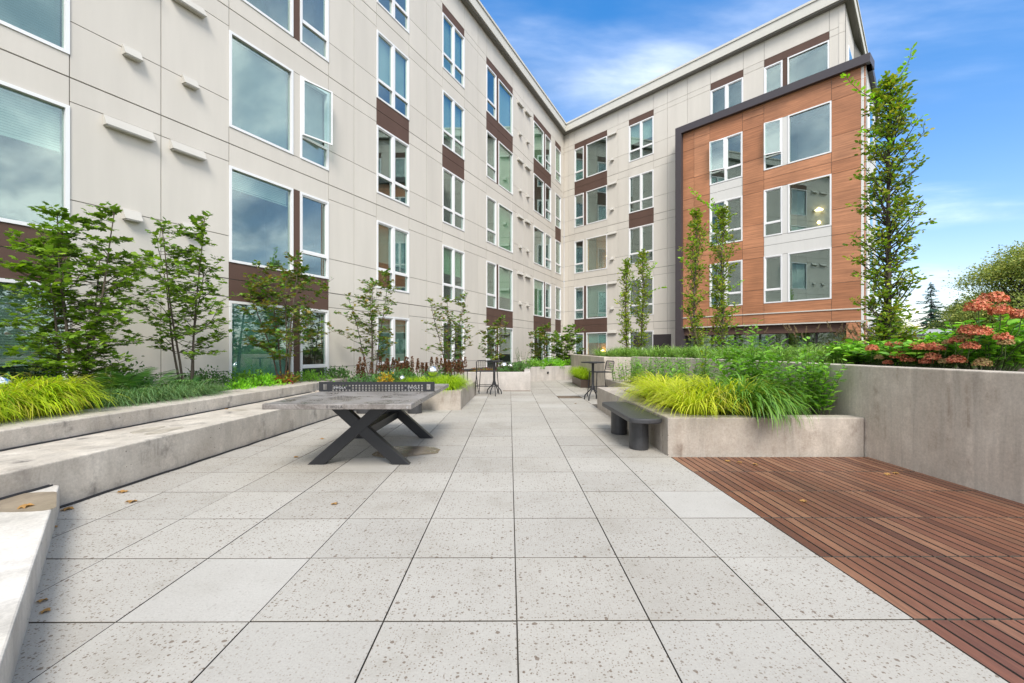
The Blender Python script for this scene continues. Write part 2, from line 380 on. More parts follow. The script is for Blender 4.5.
# ================================================================ APARTMENT BUILDING
CX, CY = 3.44, 29.76
class Facade:
    def __init__(s, ox, oy, dx, dy, nx, ny, off=0.0):
        L=math.hypot(dx,dy); s.d=(dx/L,dy/L); L=math.hypot(nx,ny); s.n=(nx/L,ny/L)
        s.o=(ox+s.n[0]*off, oy+s.n[1]*off)
    def P(s, a, o, z):
        return (s.o[0]+s.d[0]*a+s.n[0]*o, s.o[1]+s.d[1]*a+s.n[1]*o, z)
    def s_at(s, px):
        k=(px-512)/F
        return (k*s.o[1]-s.o[0])/(s.d[0]-k*s.d[1])
    def box(s, mb, a0,a1,o0,o1,z0,z1):
        P=s.P
        p=[P(a0,o0,z0),P(a1,o0,z0),P(a1,o1,z0),P(a0,o1,z0),P(a0,o0,z1),P(a1,o0,z1),P(a1,o1,z1),P(a0,o1,z1)]
        # orientation: d x n gives up or down; fix so that faces point outwards
        if s.d[0]*s.n[1]-s.d[1]*s.n[0] < 0: p=[p[i] for i in (1,0,3,2,5,4,7,6)]
        mb.hexa(p)

dl=(.4778,1.0)
LW=Facade(CX-dl[0]/math.hypot(*dl)*40, CY-dl[1]/math.hypot(*dl)*40, dl[0],dl[1], 1,-.4778)       # left wing, s=40 is the inner corner
RW=Facade(CX,CY,.887,-1,-1,-.887)                                                               # right wing, s=0 is the corner
BX=Facade(CX,CY,.887,-1,-1,-.887,.6)                                                             # wood clad bay front
RLEN=(CY-18.34)/.748
QX,QY=RW.P(RLEN,0,0)[:2]
SD=Facade(QX,QY,.922,1.0,1.0,-.922)                                                              # end wall of the right wing

bld=tag(empty('apartment_building',(CX,CY,0)),'five storey cream panelled apartment building with a wood clad bay at its end','building')
def bb(mb,name,mat,parent=None,**k):
    o=mb.build(name,mat,None,**k)
    par=parent or bld
    o.parent=par; o.matrix_parent_inverse=Matrix.Translation((-CX,-CY,0))
    return o
SUBP=[]
def sub(mb,name,mat,par,**k):
    o=mb.build(name,mat,None,**k); o.parent=par      # parent has identity basis: no inverse needed
    return o

def window(fc, s0,s1,z0,z1, kind='dbl', blind=0.0, opened=False, glass='glass', slat=False, lamp=None, roomcol=None, curtain=None):
    """frame (part) > pane, sash, blind, room (sub-parts)"""
    fw=.055; fr=MB(); bx=fc.box
    o0,o1=-.10,.018
    bx(fr,s0,s0+fw,o0,o1,z0,z1); bx(fr,s1-fw,s1,o0,o1,z0,z1)
    bx(fr,s0+fw,s1-fw,o0,o1,z0,z0+fw); bx(fr,s0+fw,s1-fw,o0,o1,z1-fw,z1)
    panes=[]; sashes=[]
    zt=z0+.58
    def light(a,b,split):
        if split:
            bx(fr,a,b,o0,.0,zt-.03,zt+.03)
            panes.append((a,b,z0+fw,zt-.03)); 
            sashes.append((a,b,zt+.03,z1-fw))
        else: panes.append((a,b,z0+fw,z1-fw))
    if kind=='big': light(s0+fw,s1-fw,False)
    elif kind=='caz': light(s0+fw,s1-fw,True)
    elif kind=='dbl':
        mid=(s0+s1)/2
        bx(fr,mid-.055,mid+.055,o0,.016,z0+fw,z1-fw)
        light(s0+fw,mid-.055,True); light(mid+.055,s1-fw,True)
    f=bb(fr,'window',M['vinyl'])
    pn=MB()
    for a,b,c,d in panes: bx(pn,a,b,-.052,-.046,c,d)
    if panes: sub(pn,'pane',M[glass],f)
    for i,(a,b,c,d) in enumerate(sashes):
        sh=MB(); w=.035
        if opened and i==(len(sashes)-1 if kind=='caz' else 0):
            # sash swung outwards, hinged on its far side
            h=b if opened=='right' else a; sg=-1 if opened=='right' else 1
            L=b-a; ang=R(14)
            q=Facade(0,0,fc.d[0]*math.cos(ang)*sg+fc.n[0]*math.sin(ang), fc.d[1]*math.cos(ang)*sg+fc.n[1]*math.sin(ang),0,1)
            hp=fc.P(h,.03,0); q.o=(hp[0],hp[1]); nn=(-q.d[1],q.d[0]); 
            if nn[0]*fc.n[0]+nn[1]*fc.n[1]<0: nn=(-nn[0],-nn[1])
            q.n=nn
            for r in ((0,w,c,d),(L-w,L,c,d),(w,L-w,c,c+w),(w,L-w,d-w,d)): q.box(sh,r[0],r[1],-.02,.025,r[2],r[3])
            s_=sub(sh,'sash',M['vinyl'],f); g=MB(); q.box(g,w,L-w,-.004,.004,c+w,d-w); sub(g,'pane',M[glass],f)
        else:
            for r in ((a,a+w,c,d),(b-w,b,c,d),(a+w,b-w,c,c+w),(a+w,b-w,d-w,d)): bx(sh,r[0],r[1],-.09,-.008,r[2],r[3])
            s_=sub(sh,'sash',M['vinyl'],f); g=MB(); bx(g,a+w,b-w,-.045,-.039,c+w,d-w); sub(g,'pane',M[glass],f)
    if blind>0:
        zb=z1-fw-(z1-z0-2*fw)*blind
        bm_=MB(); a,b=s0+fw+.01,s1-fw-.01
        if slat:
            z=z1-fw-.03
            while z>zb:
                P=fc.P; n=len(bm_.v)
                bm_.v+=[P(a,-.150,z+.019),P(b,-.150,z+.019),P(b,-.156,z-.017),P(a,-.156,z-.017)]; bm_.f.append((n,n+1,n+2,n+3)); z-=.042
            bx(bm_,a,b,-.178,-.132,zb-.03,zb-.008); bx(bm_,a,b,-.178,-.132,z1-fw-.03,z1-fw)
        else: bx(bm_,a,b,-.16,-.15,zb,z1-fw)
        sub(bm_,'blind',M[curtain or 'blind'],f)
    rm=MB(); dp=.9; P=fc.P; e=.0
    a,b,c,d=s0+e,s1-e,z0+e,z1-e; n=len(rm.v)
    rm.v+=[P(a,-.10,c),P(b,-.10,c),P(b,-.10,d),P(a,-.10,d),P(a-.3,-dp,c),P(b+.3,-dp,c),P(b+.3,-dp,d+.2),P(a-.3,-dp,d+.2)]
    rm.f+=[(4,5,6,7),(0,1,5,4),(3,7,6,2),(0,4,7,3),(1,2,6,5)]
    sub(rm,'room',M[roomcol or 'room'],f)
    if lamp:
        lm=MB(); p=fc.P((s0+s1)/2+lamp,-.8,z0+(z1-z0)*.45)
        lm.lathe([(.03,.09),(.15,.0),(.14,-.01)],p,14)
        sub(lm,'pendant_lamp',M['lamp_glow'],f)
        lm=MB(); p=fc.P((s0+s1)/2+lamp,-.8,z0+(z1-z0)*.2); lm.lathe([(.03,.05),(.07,.0),(.04,-.06)],p,12)
        sub(lm,'pendant_lamp',M['lamp_glow'],f)
    return f
M['blind_dim']=plain('closed_dim_blind',(.30,.34,.36),.6)
M['lamp_glow']=emit('lamp_glow',(1,.62,.25),14)
M['warm_room']=plain('warm_room_wall',(.62,.34,.15),.8)
M['curtain_green']=plain('pale_green_roller_shade',(.40,.60,.36),.7)
M['curtain_grey']=plain('grey_roller_shade',(.38,.44,.42),.7)
M['shade_blue']=plain('blue_green_shade',(.35,.60,.58),.7)

def heads(kind):
    if kind=='L': return [2.38+2.93*i for i in range(5)]
    return [2.38+2.96*i for i in range(5)]

def facade(fc, s_start, s_end, cols, joints, top, H5, hoods, skip=None, wallmat='cream', head_off=0.0):
    """cols: list of dict(x0,x1, parts=[(x0,x1,type)], per floor options). Panels = boxes with gaps in front of a joint layer"""
    W=MB(); B=MB(); BR=MB(); LT=MB()
    hs=[h+head_off for h in H5]; ss=[h-2.09 for h in hs]
    zl=sorted(set([0]+[h+.08 for h in hs]+[h+.47 for h in hs[:-1]]+[s_+.56 for s_ in ss]+[hs[-1]+.36,top]))
    inter=[]     # (a,b,col or None)
    cols=sorted(cols,key=lambda c:c['s'][0]); cur=s_start
    for c in cols:
        inter.append((cur,c['s'][0],None)); inter.append((c['s'][0],c['s'][1],c)); cur=c['s'][1]
    inter.append((cur,s_end,None))
    g=.009
    def panel(mb,a,b,z0,z1,bold0=False):
        if skip and skip(a,b,z0,z1): return
        if mb is BR or mb is LT:
            q=MB(); fc.box(q,a+g*.8,b-g*.8,-.02,0,z0+g*.8,z1-g*.8); bb(q,'spandrel_panel' if b-a>.3 else 'mullion_panel',M['brown'] if mb is BR else M['white_panel'])
            fc.box(B,a,b,-.16,-.02,z0,z1); return
        fc.box(mb,a+g*.8,b-g*.8,-.02,0,z0+(g*1.8 if bold0 else g*.8),z1-g*.8)
        fc.box(B,a,b,-.16,-.02,z0,z1)
    for a,b,c in inter:
        if b-a<.01: continue
        if c is None:
            js=[a]+[j for j in sorted(joints) if a+.12<j<b-.12]+[b]
            for u,v in zip(js[:-1],js[1:]):
                for z0,z1 in zip(zl[:-1],zl[1:]):
                    panel(W,u,v,z0,z1,any(abs(z0-(h+.47))<.01 for h in hs))
        else:
            for k in range(5):
                if k in c.get('skip',()): continue
                lo=ss[k]; hi=hs[k]
                prev=hs[k-1] if k else 0
                # spandrel below window k
                sp=c.get('span',{}).get(k,'c'); mb={'c':W,'b':BR,'w':LT}[sp]
                if k==0: panel(mb if sp!='c' else W,a,b,0,lo)
                else:
                    panel(mb,a,b,prev,prev+.47); panel(mb,a,b,prev+.47,lo,True)
                # strips between lights
                for (u,v,ty) in c['parts']:
                    if ty=='m':
                        mc=c.get('mull',{}).get(k,'c'); panel({'c':W,'b':BR,'w':LT}[mc],u,v,lo,hi)
                    else:
                        o=dict(c.get('opt',{}).get((k,ty),{}))
                        if not (skip and skip(u,v,lo,hi)): window(fc,u,v,lo,hi,ty,**o)
            hd=c.get('head','b')
            zz=hs[-1]
            panel({'c':W,'b':BR,'w':LT}[hd],a,b,zz,zz+.36)
            panel(W,a,b,zz+.36,top)
    return W,B,BR,LT

def hood(fc,s,w,z):
    m=MB(); P=fc.P; d=.13; h=.13
    a,b=s-w/2,s+w/2
    pts=[P(a,0.001,z-h),P(b,.001,z-h),P(b,d,z-h),P(a,d,z-h),P(a,.001,z+.05),P(b,.001,z+.05),P(b,.03,z+.05),P(a,.03,z+.05)]
    if fc.d[0]*fc.n[1]-fc.d[1]*fc.n[0] < 0: pts=[pts[i] for i in (1,0,3,2,5,4,7,6)]
    m.hexa(pts); fc.box(m,a+.02,b-.02,.02,d-.01,z-h-.02,z-h+.001)
    bb(m,'vent_hood',M['hood'])
def louver(fc,s0,s1,z0,z1):
    m=MB(); fc.box(m,s0,s1,.0,.03,z0,z1)
    z=z0+.03
    while z<z1-.04: fc.box(m,s0+.03,s1-.03,.03,.045,z,z+.02); z+=.06
    bb(m,'louvered_vent',M['trim_dark'])

# ---- left wing
def col(fc, parts, **k):
    ps=[(fc.s_at(a),fc.s_at(b),t) for a,b,t in parts]
    d=dict(s=(ps[0][0],ps[-1][1]),parts=ps); d.update(k); return d
AR=LW.s_at(69.5)
A=dict(s=(AR-2.72,AR),parts=[(AR-2.72,AR-1.83,'caz'),(AR-1.83,AR-1.70,'m'),(AR-1.70,AR,'big')],
    span={1:'b',3:'b'},mull={0:'b',1:'b',3:'b'},opt={(0,'big'):dict(blind=.62,slat=True),(1,'big'):dict(blind=.34,slat=True),(2,'big'):dict(blind=1,slat=True,curtain='blind_dim'),(3,'big'):dict(blind=.5,slat=True)})
Bc=col(LW,[(229,293,'big'),(293,300,'m'),(300,328.5,'caz')],span={1:'b'},mull={0:'b',1:'b',3:'b',4:'b'},
    opt={(2,'big'):dict(blind=1,slat=True,curtain='blind_dim'),(2,'caz'):dict(opened='left',blind=1,slat=True,curtain='blind_dim'),(1,'big'):dict(blind=.18,slat=True),(0,'big'):dict(blind=.9,curtain='shade_blue'),(3,'big'):dict(blind=.3)})
Cc=col(LW,[(376.6,409,'dbl')],span={3:'b'},opt={(1,'dbl'):dict(blind=.6,curtain='curtain_grey'),(3,'dbl'):dict(blind=.7),(2,'dbl'):dict(blind=.0),(0,'dbl'):dict(blind=1,curtain='curtain_grey')})
D=col(LW,[(442.4,464.3,'dbl')],span={3:'b',0:'b'},opt={(4,'dbl'):dict(blind=.9),(3,'dbl'):dict(blind=.8),(1,'dbl'):dict(blind=.5,curtain='curtain_green')})
E=col(LW,[(486.4,496.2,'caz'),(496.2,498.4,'m'),(498.4,512.8,'big')],span={4:'b',1:'b'},mull={4:'b',3:'b',1:'b',0:'b'},
    opt={(4,'big'):dict(blind=.9),(3,'big'):dict(blind=1,curtain='curtain_green'),(2,'big'):dict(blind=1,curtain='curtain_green'),(1,'big'):dict(blind=.7,curtain='curtain_green')})
G=col(LW,[(533.6,543.8,'big'),(543.8,545.2,'m'),(545.2,551,'caz')],span={4:'b',1:'b'},mull={4:'b',3:'b',1:'b',0:'b'},
    opt={(4,'big'):dict(blind=.9,curtain='curtain_green'),(1,'big'):dict(blind=1,curtain='curtain_green')})
Hc=col(LW,[(555.3,560.8,'caz')],span={3:'b',1:'b'},opt={(4,'caz'):dict(blind=1,curtain='curtain_green')})
HL=heads('L'); TOP=15.5
jl=[LW.s_at(x) for x in (161,354,426.6,478,523.5,528)]+[AR-2.72-1.6*i for i in range(1,9)]
W,B,BR,LT=facade(LW,14,40,[A,Bc,Cc,D,E,G,Hc],jl,TOP,HL,None)
bb(W,'wall',M['cream']); bb(B,'wall_backing',M['joint'])
for k in range(5):
    z=HL[k]
    for x,w in ((128.5,.74),(187,.62)):
        if k: hood(LW,LW.s_at(x),w,z+.02)
    for x in (131,189):
        hood(LW,LW.s_at(x),.27,z-1.53)
    for x in (519.6,527):
        if k: hood(LW,LW.s_at(x),.62,z+.02)
        hood(LW,LW.s_at(x),.22,z-1.53)
# ---- right wing upper/left portion (behind the bay it is simply covered)
HR=heads('R')
bay0=8.0; 
R1=col(RW,[(574.5,583.8,'caz'),(583.8,586.3,'m'),(586.3,607,'big')],span={4:'b',1:'b'},mull={4:'b',3:'b',1:'b',0:'b'},
    opt={(2,'big'):dict(lamp=.3,roomcol='warm_room'),(1,'big'):dict(blind=.96,curtain='curtain_grey'),(0,'big'):dict(blind=.3,curtain='shade_blue',lamp=-.1,roomcol='warm_room')})
R2=col(RW,[(628.9,653.6,'dbl')],span={3:'b'},opt={(4,'dbl'):dict(blind=.5)})
R3=col(RW,[(710.5,743.3,'dbl')],span={},opt={(4,'dbl'):dict(blind=0)},skip=(0,1,2,3))
R4=col(RW,[(764.2,782.6,'caz'),(782.6,787.6,'m'),(787.6,829.3,'big')],span={4:'b'},mull={4:'b'},skip=(0,1,2,3))
jr=[RW.s_at(x) for x in (568.5,618,667.5,687.5)]
def skR(a,b,z0,z1): return False
W,B,BR,LT=facade(RW,0.0,RLEN,[R1,R2,R3,R4],jr,TOP,HR,None)
bb(W,'wall',M['cream']); bb(B,'wall_backing',M['joint'])
for k in range(5):
    if k: hood(RW,RW.s_at(612.6),.62,HR[k]+.02)
    else: hood(RW,RW.s_at(612.6),.62,HR[k]+.05)
    hood(RW,RW.s_at(612.6),.22,HR[k]-1.5)
louver(RW,RW.s_at(653.5),RW.s_at(671),1.35,2.15)
louver(RW,RW.s_at(634),RW.s_at(640),1.5,2.1)
# ---- wood clad bay
sB0=BX.s_at(677.2)+.0; FRO=.2
sB1=BX.s_at(866)
B3=col(BX,[(709.8,742.5,'dbl')],span={3:'w',4:'b'},head='c')
B4=col(BX,[(763.9,782.5,'caz'),(782.5,788.0,'m'),(788.0,831.5,'big')],span={2:'w'},mull={1:'w',2:'w',3:'w'},head='c',
    opt={(2,'big'):dict(lamp=.15,roomcol='room'),(3,'big'):dict(blind=0),(3,'caz'):dict(opened='right')})
B3['opt']={(3,'dbl'):dict(opened='right')}
hb=[h+.12 for h in HR]; sb_=[h-2.09 for h in hb]
ZB0,ZB1=2.45,12.62
Wc=MB();Wt=MB();Bk=MB();g=.008
zlb=[ZB0,2.92]+[z for k in (1,2,3) for z in (sb_[k]+.62, hb[k]-.02,hb[k]+.47)]
zlb=sorted(z for z in zlb if z<ZB1-.2)+[ZB1]
def bp(mb,a,b,z0,z1):
    if mb is Wt:
        q=MB(); BX.box(q,a+g,b-g,-.02,0,z0+g,z1-g); bb(q,'white_infill_panel',M['white_panel']); BX.box(Bk,a,b,-.12,-.02,z0,z1); return
    BX.box(mb,a+g,b-g,-.02,0,z0+g,z1-g); BX.box(Bk,a,b,-.12,-.02,z0,z1)
jb=[sB0+.05,BX.s_at(694)]
intr=[(sB0+.3,BX.s_at(694),None),(BX.s_at(694),B3['s'][0],None),(*B3['s'],B3),(B3['s'][1],B4['s'][0],None),(*B4['s'],B4),(B4['s'][1],sB1,None)]
for a,b,c in intr:
    if c is None:
        for z0,z1 in zip(zlb[:-1],zlb[1:]): bp(Wc,a,b,z0,z1)
    else:
        bp(Wc,a,b,ZB0,2.92); bp(Wc,a,b,2.92,sb_[1])
        for k in (1,2,3):
            for (u,v,ty) in c['parts']:
                if ty=='m': bp(Wt,u,v,sb_[k],hb[k])
                else: window(BX,u,v,sb_[k],hb[k],ty,**c.get('opt',{}).get((k,ty),{}))
            if k<3:
                mb=Wt if c['span'].get(k+1)=='w' else Wc
                bp(mb,a,b,hb[k],hb[k]+.47); bp(mb,a,b,hb[k]+.47,sb_[k+1])
            else: bp(Wc,a,b,hb[k],ZB1)
# corner pier to the ground, end returns
BX.box(Wc,sB1-.62,sB1-.008,-.3,0,0,ZB0)
bb(Wc,'wood_cladding',M['clad']); bb(Bk,'cladding_backing',M['joint'])
fr=MB()
BX.box(fr,sB0,sB0+.32,-.6,FRO,0,ZB1-.34)          # left jamb, runs down to the ground
BX.box(fr,sB0,sB1+.16,-.6,FRO,ZB1-.34,ZB1)         # top band
bb(fr,'bay_frame',M['trim_dark'])
tr=MB(); BX.box(tr,sB0+.32,sB1,.0,.03,2.90,2.945); BX.box(tr,sB0+.32,sB1-.0,-.02,.02,ZB0-.05,ZB0-.001)
bb(tr,'metal_trim',M['fascia'])
# recess under the bay
rc=MB(); BX.box(rc,sB0+.32,sB1-.62,-.59,-.13,ZB0-.42,ZB0-.051); BX.box(rc,sB0+.32,sB1-.62,-.60,-.56,0,.9)
bb(rc,'brown_soffit',M['brown'])
st=MB(); BX.box(st,sB0+.32,sB1-.64,-.60,-.585,.9,ZB0-.42); bb(st,'storefront_glass',M['glass'])
for i in range(7):
    sm=MB(); a=sB0+.4+i*(sB1-.7-sB0-.4)/6; BX.box(sm,a,a+.06,-.585,-.53,.9,ZB0-.42); bb(sm,'storefront_mullion',M['trim_dark'])
# bay side wall (white panels and windows), seen edge on
BS=Facade(*BX.P(sB1,0,0)[:2],.922,1.0,1.0,-.922)
sw=MB(); z=0
zs=[0,2.45,5.9,8.85,11.8,ZB1-.34]
for z0,z1 in zip(zs[:-1],zs[1:]):
    for a,b in ((0,.9),(.9,2.4),(2.4,4.2)): BS.box(sw,a+.006,b-.006,-.15,0,z0+.006,z1-.006)
bb(sw,'side_wall',M['white_panel'])
fs=MB(); BS.box(fs,-.0,4.2,0,.16,ZB1-.34,ZB1); bb(fs,'bay_frame',M['trim_dark'])
for k in (1,2,3):
    w_=MB(); BS.box(w_,.95,2.35,0,.04,sb_[k],hb[k]); f=bb(w_,'window',M['vinyl']); 
    w_=MB(); BS.box(w_,1.02,2.28,.041,.045,sb_[k]+.07,hb[k]-.07); sub(w_,'pane',M['glass'],f)
for a in (1.2,2.2):
    w_=MB(); BS.box(w_,a,a+.3,0,.03,1.1,2.1); bb(w_,'louvered_vent',M['trim_dark'])
# end wall of the main wing
ew=MB(); 
zs=[0]+[z for h in HR for z in (h+.08,h+.47)]+[TOP]
for z0,z1 in zip(zs[:-1],zs[1:]):
    for i in range(5): SD.box(ew,i*3+.006,i*3+2.994,-.2,0,z0+.006,z1-.006)
bb(ew,'side_wall',M['cream'])
for i in range(2):
    w_=MB(); SD.box(w_,1.0+i*3,2.4+i*3,0,.03,HR[4]-2.09,HR[4]); f=bb(w_,'window',M['vinyl'])
    w_=MB(); SD.box(w_,1.07+i*3,2.33+i*3,.031,.035,HR[4]-2.02,HR[4]-.07); sub(w_,'pane',M['glass'],f)
# roof slab, fascia and cap
OV=.28
def inter(p,d,q,e):
    den=d[0]*e[1]-d[1]*e[0]; t=((q[0]-p[0])*e[1]-(q[1]-p[1])*e[0])/den; return (p[0]+d[0]*t,p[1]+d[1]*t)
def ring(off):
    a=LW.P(13,off,0)[:2]; c=inter(LW.P(0,off,0)[:2],LW.d,RW.P(0,off,0)[:2],RW.d)
    b=inter(RW.P(0,off,0)[:2],RW.d,SD.P(0,off,0)[:2],SD.d); e=SD.P(15.2,off,0)[:2]
    return a,c,b,e
def roofpoly(off):
    a,c,b,e=ring(off); f=(e[0]-12,e[1]+9); h=LW.P(52,-14,0)[:2]; i=LW.P(13,-14,0)[:2]
    return [a,c,b,e,f,h,i]
rf=MB(); 
P0=roofpoly(OV); rf.prism(P0,TOP,TOP+.42); bb(rf,'roof_fascia',M['fascia'])
rf=MB(); rf.prism(roofpoly(OV+.04),TOP+.43,TOP+.53); bb(rf,'roof_cap',M['fascia'])
rf=MB(); rf.prism(roofpoly(OV-.05),TOP-.06,TOP-.002); bb(rf,'roof_soffit',M['joint'])
# back of the wings, so that nothing is hollow
bk=MB()
a=LW.P(14,-.4,0)[:2]
LW.box(bk,14,39.6,-6.0,-1.9,0,TOP-.07); RW.box(bk,-.5,RLEN-.3,-6.0,-1.9,0,TOP-.07)
bb(bk,'core_wall',M['joint'])
gp=MB(); LW.box(gp,13.85,14,-6,0,0,TOP-.07); bb(gp,'end_wall',M['cream'])
# ================================================================ GROUND AND TERRACE
def top(mb,name,mat,label=None,cat=None,group=None,kind=None,**k):
    return tag(mb.build(name,mat,None,**k),label,cat,group,kind)
m=MB(); m.box(-400,400,-400,600,-.6,-.3)
M['ground']=plain('far_ground',(.06,.075,.035),.95,0,.3,3,.3)
top(m,'ground',M['ground'],kind='structure')
m=MB(); m.box(-4.6,1.97,-3,21.2,-.12,-.014); m.box(1.97,4.6,-3,5.55,-.12,-.026); m.box(1.97,4.6,5.56,21.2,-.12,-.014); top(m,'paving_base',M['base'],kind='structure')
# pavers: a grid of slabs turned by a third of a degree
TX,TY,TH=.648,.665,R(.3)
ct,st_=math.cos(TH),math.sin(TH)
def rot(x,y): return (x*ct-y*st_, x*st_+y*ct)
m=MB(); JX0=.035; JY0=2.19; g=.0036; gy=.0052; sides=[]
def wallx(y): return -4.0+.055*y          # low wall face
for i in range(-7,6):
    for j in range(-6,29):
        x0=JX0+i*TX; x1=x0+TX; y0=JY0+j*TY; y1=y0+TY
        if i>=3 and y0<10.3: continue
        if i>=4 and y0<13: continue
        if i==2 and abs(y0-(JY0+15*TY))<.1: continue      # gravel pocket
        if x1<wallx(y0)-.3: continue
        dz=random.uniform(-.0012,.0012)
        b=.0012
        pts=[]
        for (xx,yy) in ((x0+g,y0+gy),(x1-g,y0+gy),(x1-g,y1-gy),(x0+g,y1-gy)): pts.append(rot(xx,yy))
        cxm=sum(p[0] for p in pts)/4; cym=sum(p[1] for p in pts)/4
        low=[(p[0],p[1],-.045) for p in pts]; mid=[(p[0],p[1],-b+dz) for p in pts]
        tp=[(p[0]+(b if p[0]<cxm else -b),p[1]+(b if p[1]<cym else -b),dz) for p in pts]
        m.add(low+mid+tp,[(0,1,5,4),(1,2,6,5),(2,3,7,6),(3,0,4,7),(4,5,9,8),(5,6,10,9),(6,7,11,10),(7,4,8,11),(8,9,10,11)])
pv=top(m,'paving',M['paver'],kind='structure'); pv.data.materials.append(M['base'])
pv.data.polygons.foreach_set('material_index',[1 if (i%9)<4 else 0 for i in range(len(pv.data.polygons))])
x0,y0=rot(JX0+2*TX+.01,JY0+15*TY+.01); m=MB(); m.box(x0,x0+TX-.02,y0,y0+TY-.02,-.025,-.0015)
M['gravel']=plain('brown_gravel',(.16,.12,.085),.95,0,1,120,.4)
top(m,'gravel_patch',M['gravel'],kind='structure')
m=MB(); m.box(-.3,.58,14.22,14.48,-.024,.002); top(m,'gravel_strip',M['gravel'],kind='structure')
# deck
m=MB(); bw=TX/8
x0=JX0+3*TX
for j in range(-6,6):
    ya=JY0+(j-1)*TY+.007; yb=ya+TY-.014
    if ya>5.4: continue
    yb=min(yb,5.53)
    i=0
    while True:
        xa=x0+i*bw+.006; xb=xa+bw-.013
        if xa>4.42: break
        dz=random.uniform(-.001,.001)
        p=[rot(xa,ya),rot(xb,ya),rot(xb,yb),rot(xa,yb)]
        m.hexa([(q[0],q[1],-.025) for q in p]+[(q[0],q[1],.0+dz) for q in p]); i+=1
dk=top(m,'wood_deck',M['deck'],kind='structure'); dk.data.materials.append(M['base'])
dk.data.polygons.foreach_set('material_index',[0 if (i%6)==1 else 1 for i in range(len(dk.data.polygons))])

# ---------------- left low walls
def band(x_f,w,y0,y1,z0,z1):
    """wall whose front follows x_f(y), w wide to the left"""
    mb=MB(); mb.prism([(x_f(y0),y0),(x_f(y1),y1),(x_f(y1)-w,y1),(x_f(y0)-w,y0)],z0,z1); return mb
upx=lambda y:-4.91+.053*y
lw=band(wallx,1.1,-2,9.9,-.1,.39)
top(lw,'low_concrete_wall',M['concrete_light'],'long low stained concrete seat wall behind the table tennis table, lower of the two tiers','wall',bevel=.012)
uw=MB(); uw.prism([(upx(-2),-2),(upx(13.2),13.2),(upx(13.2)-.72,13.2),(upx(-2)-.72,-2)],-.1,.575)
top(uw,'planter_wall',M['concrete_light'],'pale concrete upper tier wall edging the bed of maples under the windows','wall',bevel=.012)
# foreground ledge at lower left, cut at 45 degrees
lg=MB(); lg.prism([(-3.80,3.72),(-3.72,3.70),(-1.0,.70),(-1.0,-1.5),(-4.1,-1.5),(-3.99,3.0)],-.1,.205)
M['ledge']=concrete('ledge_concrete',(.54,.50,.43),(.66,.62,.56),(.3,.25,.2),.3,3)
top(lg,'concrete_ledge',M['ledge'],'bright low concrete ledge in the near left corner with a damp stain and a leaf','ledge',bevel=.01)
M['damp']=plain('damp_stain',(.27,.215,.15),.45,0,.2,60,.25)
def blob(name,mat,c,rx,ry,z,seed,label,cat,n=40,clipx=None,rz=0,**kw):
    r=np.random.default_rng(seed); ph=r.uniform(0,6.28,5); pts=[]
    for i in range(n):
        a=2*math.pi*i/n; q=1+.14*math.sin(2*a+ph[0])+.09*math.sin(3*a+ph[1])+.05*math.sin(5*a+ph[2])+.03*math.sin(9*a+ph[3])
        x=rx*q*math.cos(a); y=ry*q*math.sin(a); x,y=x*math.cos(rz)-y*math.sin(rz),x*math.sin(rz)+y*math.cos(rz)
        pts.append((c[0]+x,c[1]+y))
    if clipx: pts=[(clipx(p) ) for p in pts]
    mb=MB(); mb.prism(pts,z,z+.002); return top(mb,name,mat,label,cat,**kw)
blob('water_stain',M['damp'],(-3.62,3.28),.50,.20,.207,4,None,None,rz=R(-8),clipx=lambda p:(max(min(p[0],-p[1]-.04),-3.87),min(p[1],3.6)),kind='structure')
M['wet']=plain('wet_paver',(.17,.125,.085),.22,0,.1,60,.3)
blob('puddle',M['wet'],(-1.36,5.82),.44,.30,.0025,9,None,None,kind='structure',clipx=lambda p:(min(p[0],-.92),min(p[1],6.12)))
M['stain_top']=plain('tread_stain',(.42,.37,.30),.5,0,.2,60,.3)
for i,(x,y,rx,ry,z) in enumerate([(-4.2,6.9,.13,.12,.391),(-3.98,5.15,.11,.22,.391),(-4.25,8.7,.12,.2,.391),(-4.22,5.2,.1,.2,.391)]):
    blob('water_stain',M['stain_top'],(x,y),rx,ry,z,20+i,None,None,kind='structure')
# pairs of thin black tubes drawn along the foot of the walls
def thin_tubes(pts,label,r=.006):
    root=tag(empty('tube_pair',pts[0]),label,'black_tube')
    for d in (0,.028):
        mb=MB(); P=[(p[0]-pts[0][0]+d,p[1]-pts[0][1],p[2]-pts[0][2]+r) for p in pts]; mb.tube(P,r,6)
        o=mb.build('black_tube',M['black'],root)
def wob(xf,y0,y1,z,off,n=40,s=1):
    out=[]
    for i in range(n):
        y=y0+(y1-y0)*i/(n-1); out.append((xf(y)+off+.006*math.sin(i*1.7*s)+.004*math.sin(i*.9),y,z))
    return out
thin_tubes(wob(wallx,3.72,9.8,.001,.012),'pair of thin black tubes along the foot of the lower seat wall')
thin_tubes(wob(upx,-1,9.8,.391,.012,s=1.3),'pair of thin black tubes lying on the wall tread below the upper tier')
thin_tubes(wob(wallx,1.0,3.68,.206,.012,s=.8),'short pair of black tubes where the near ledge meets the seat wall')

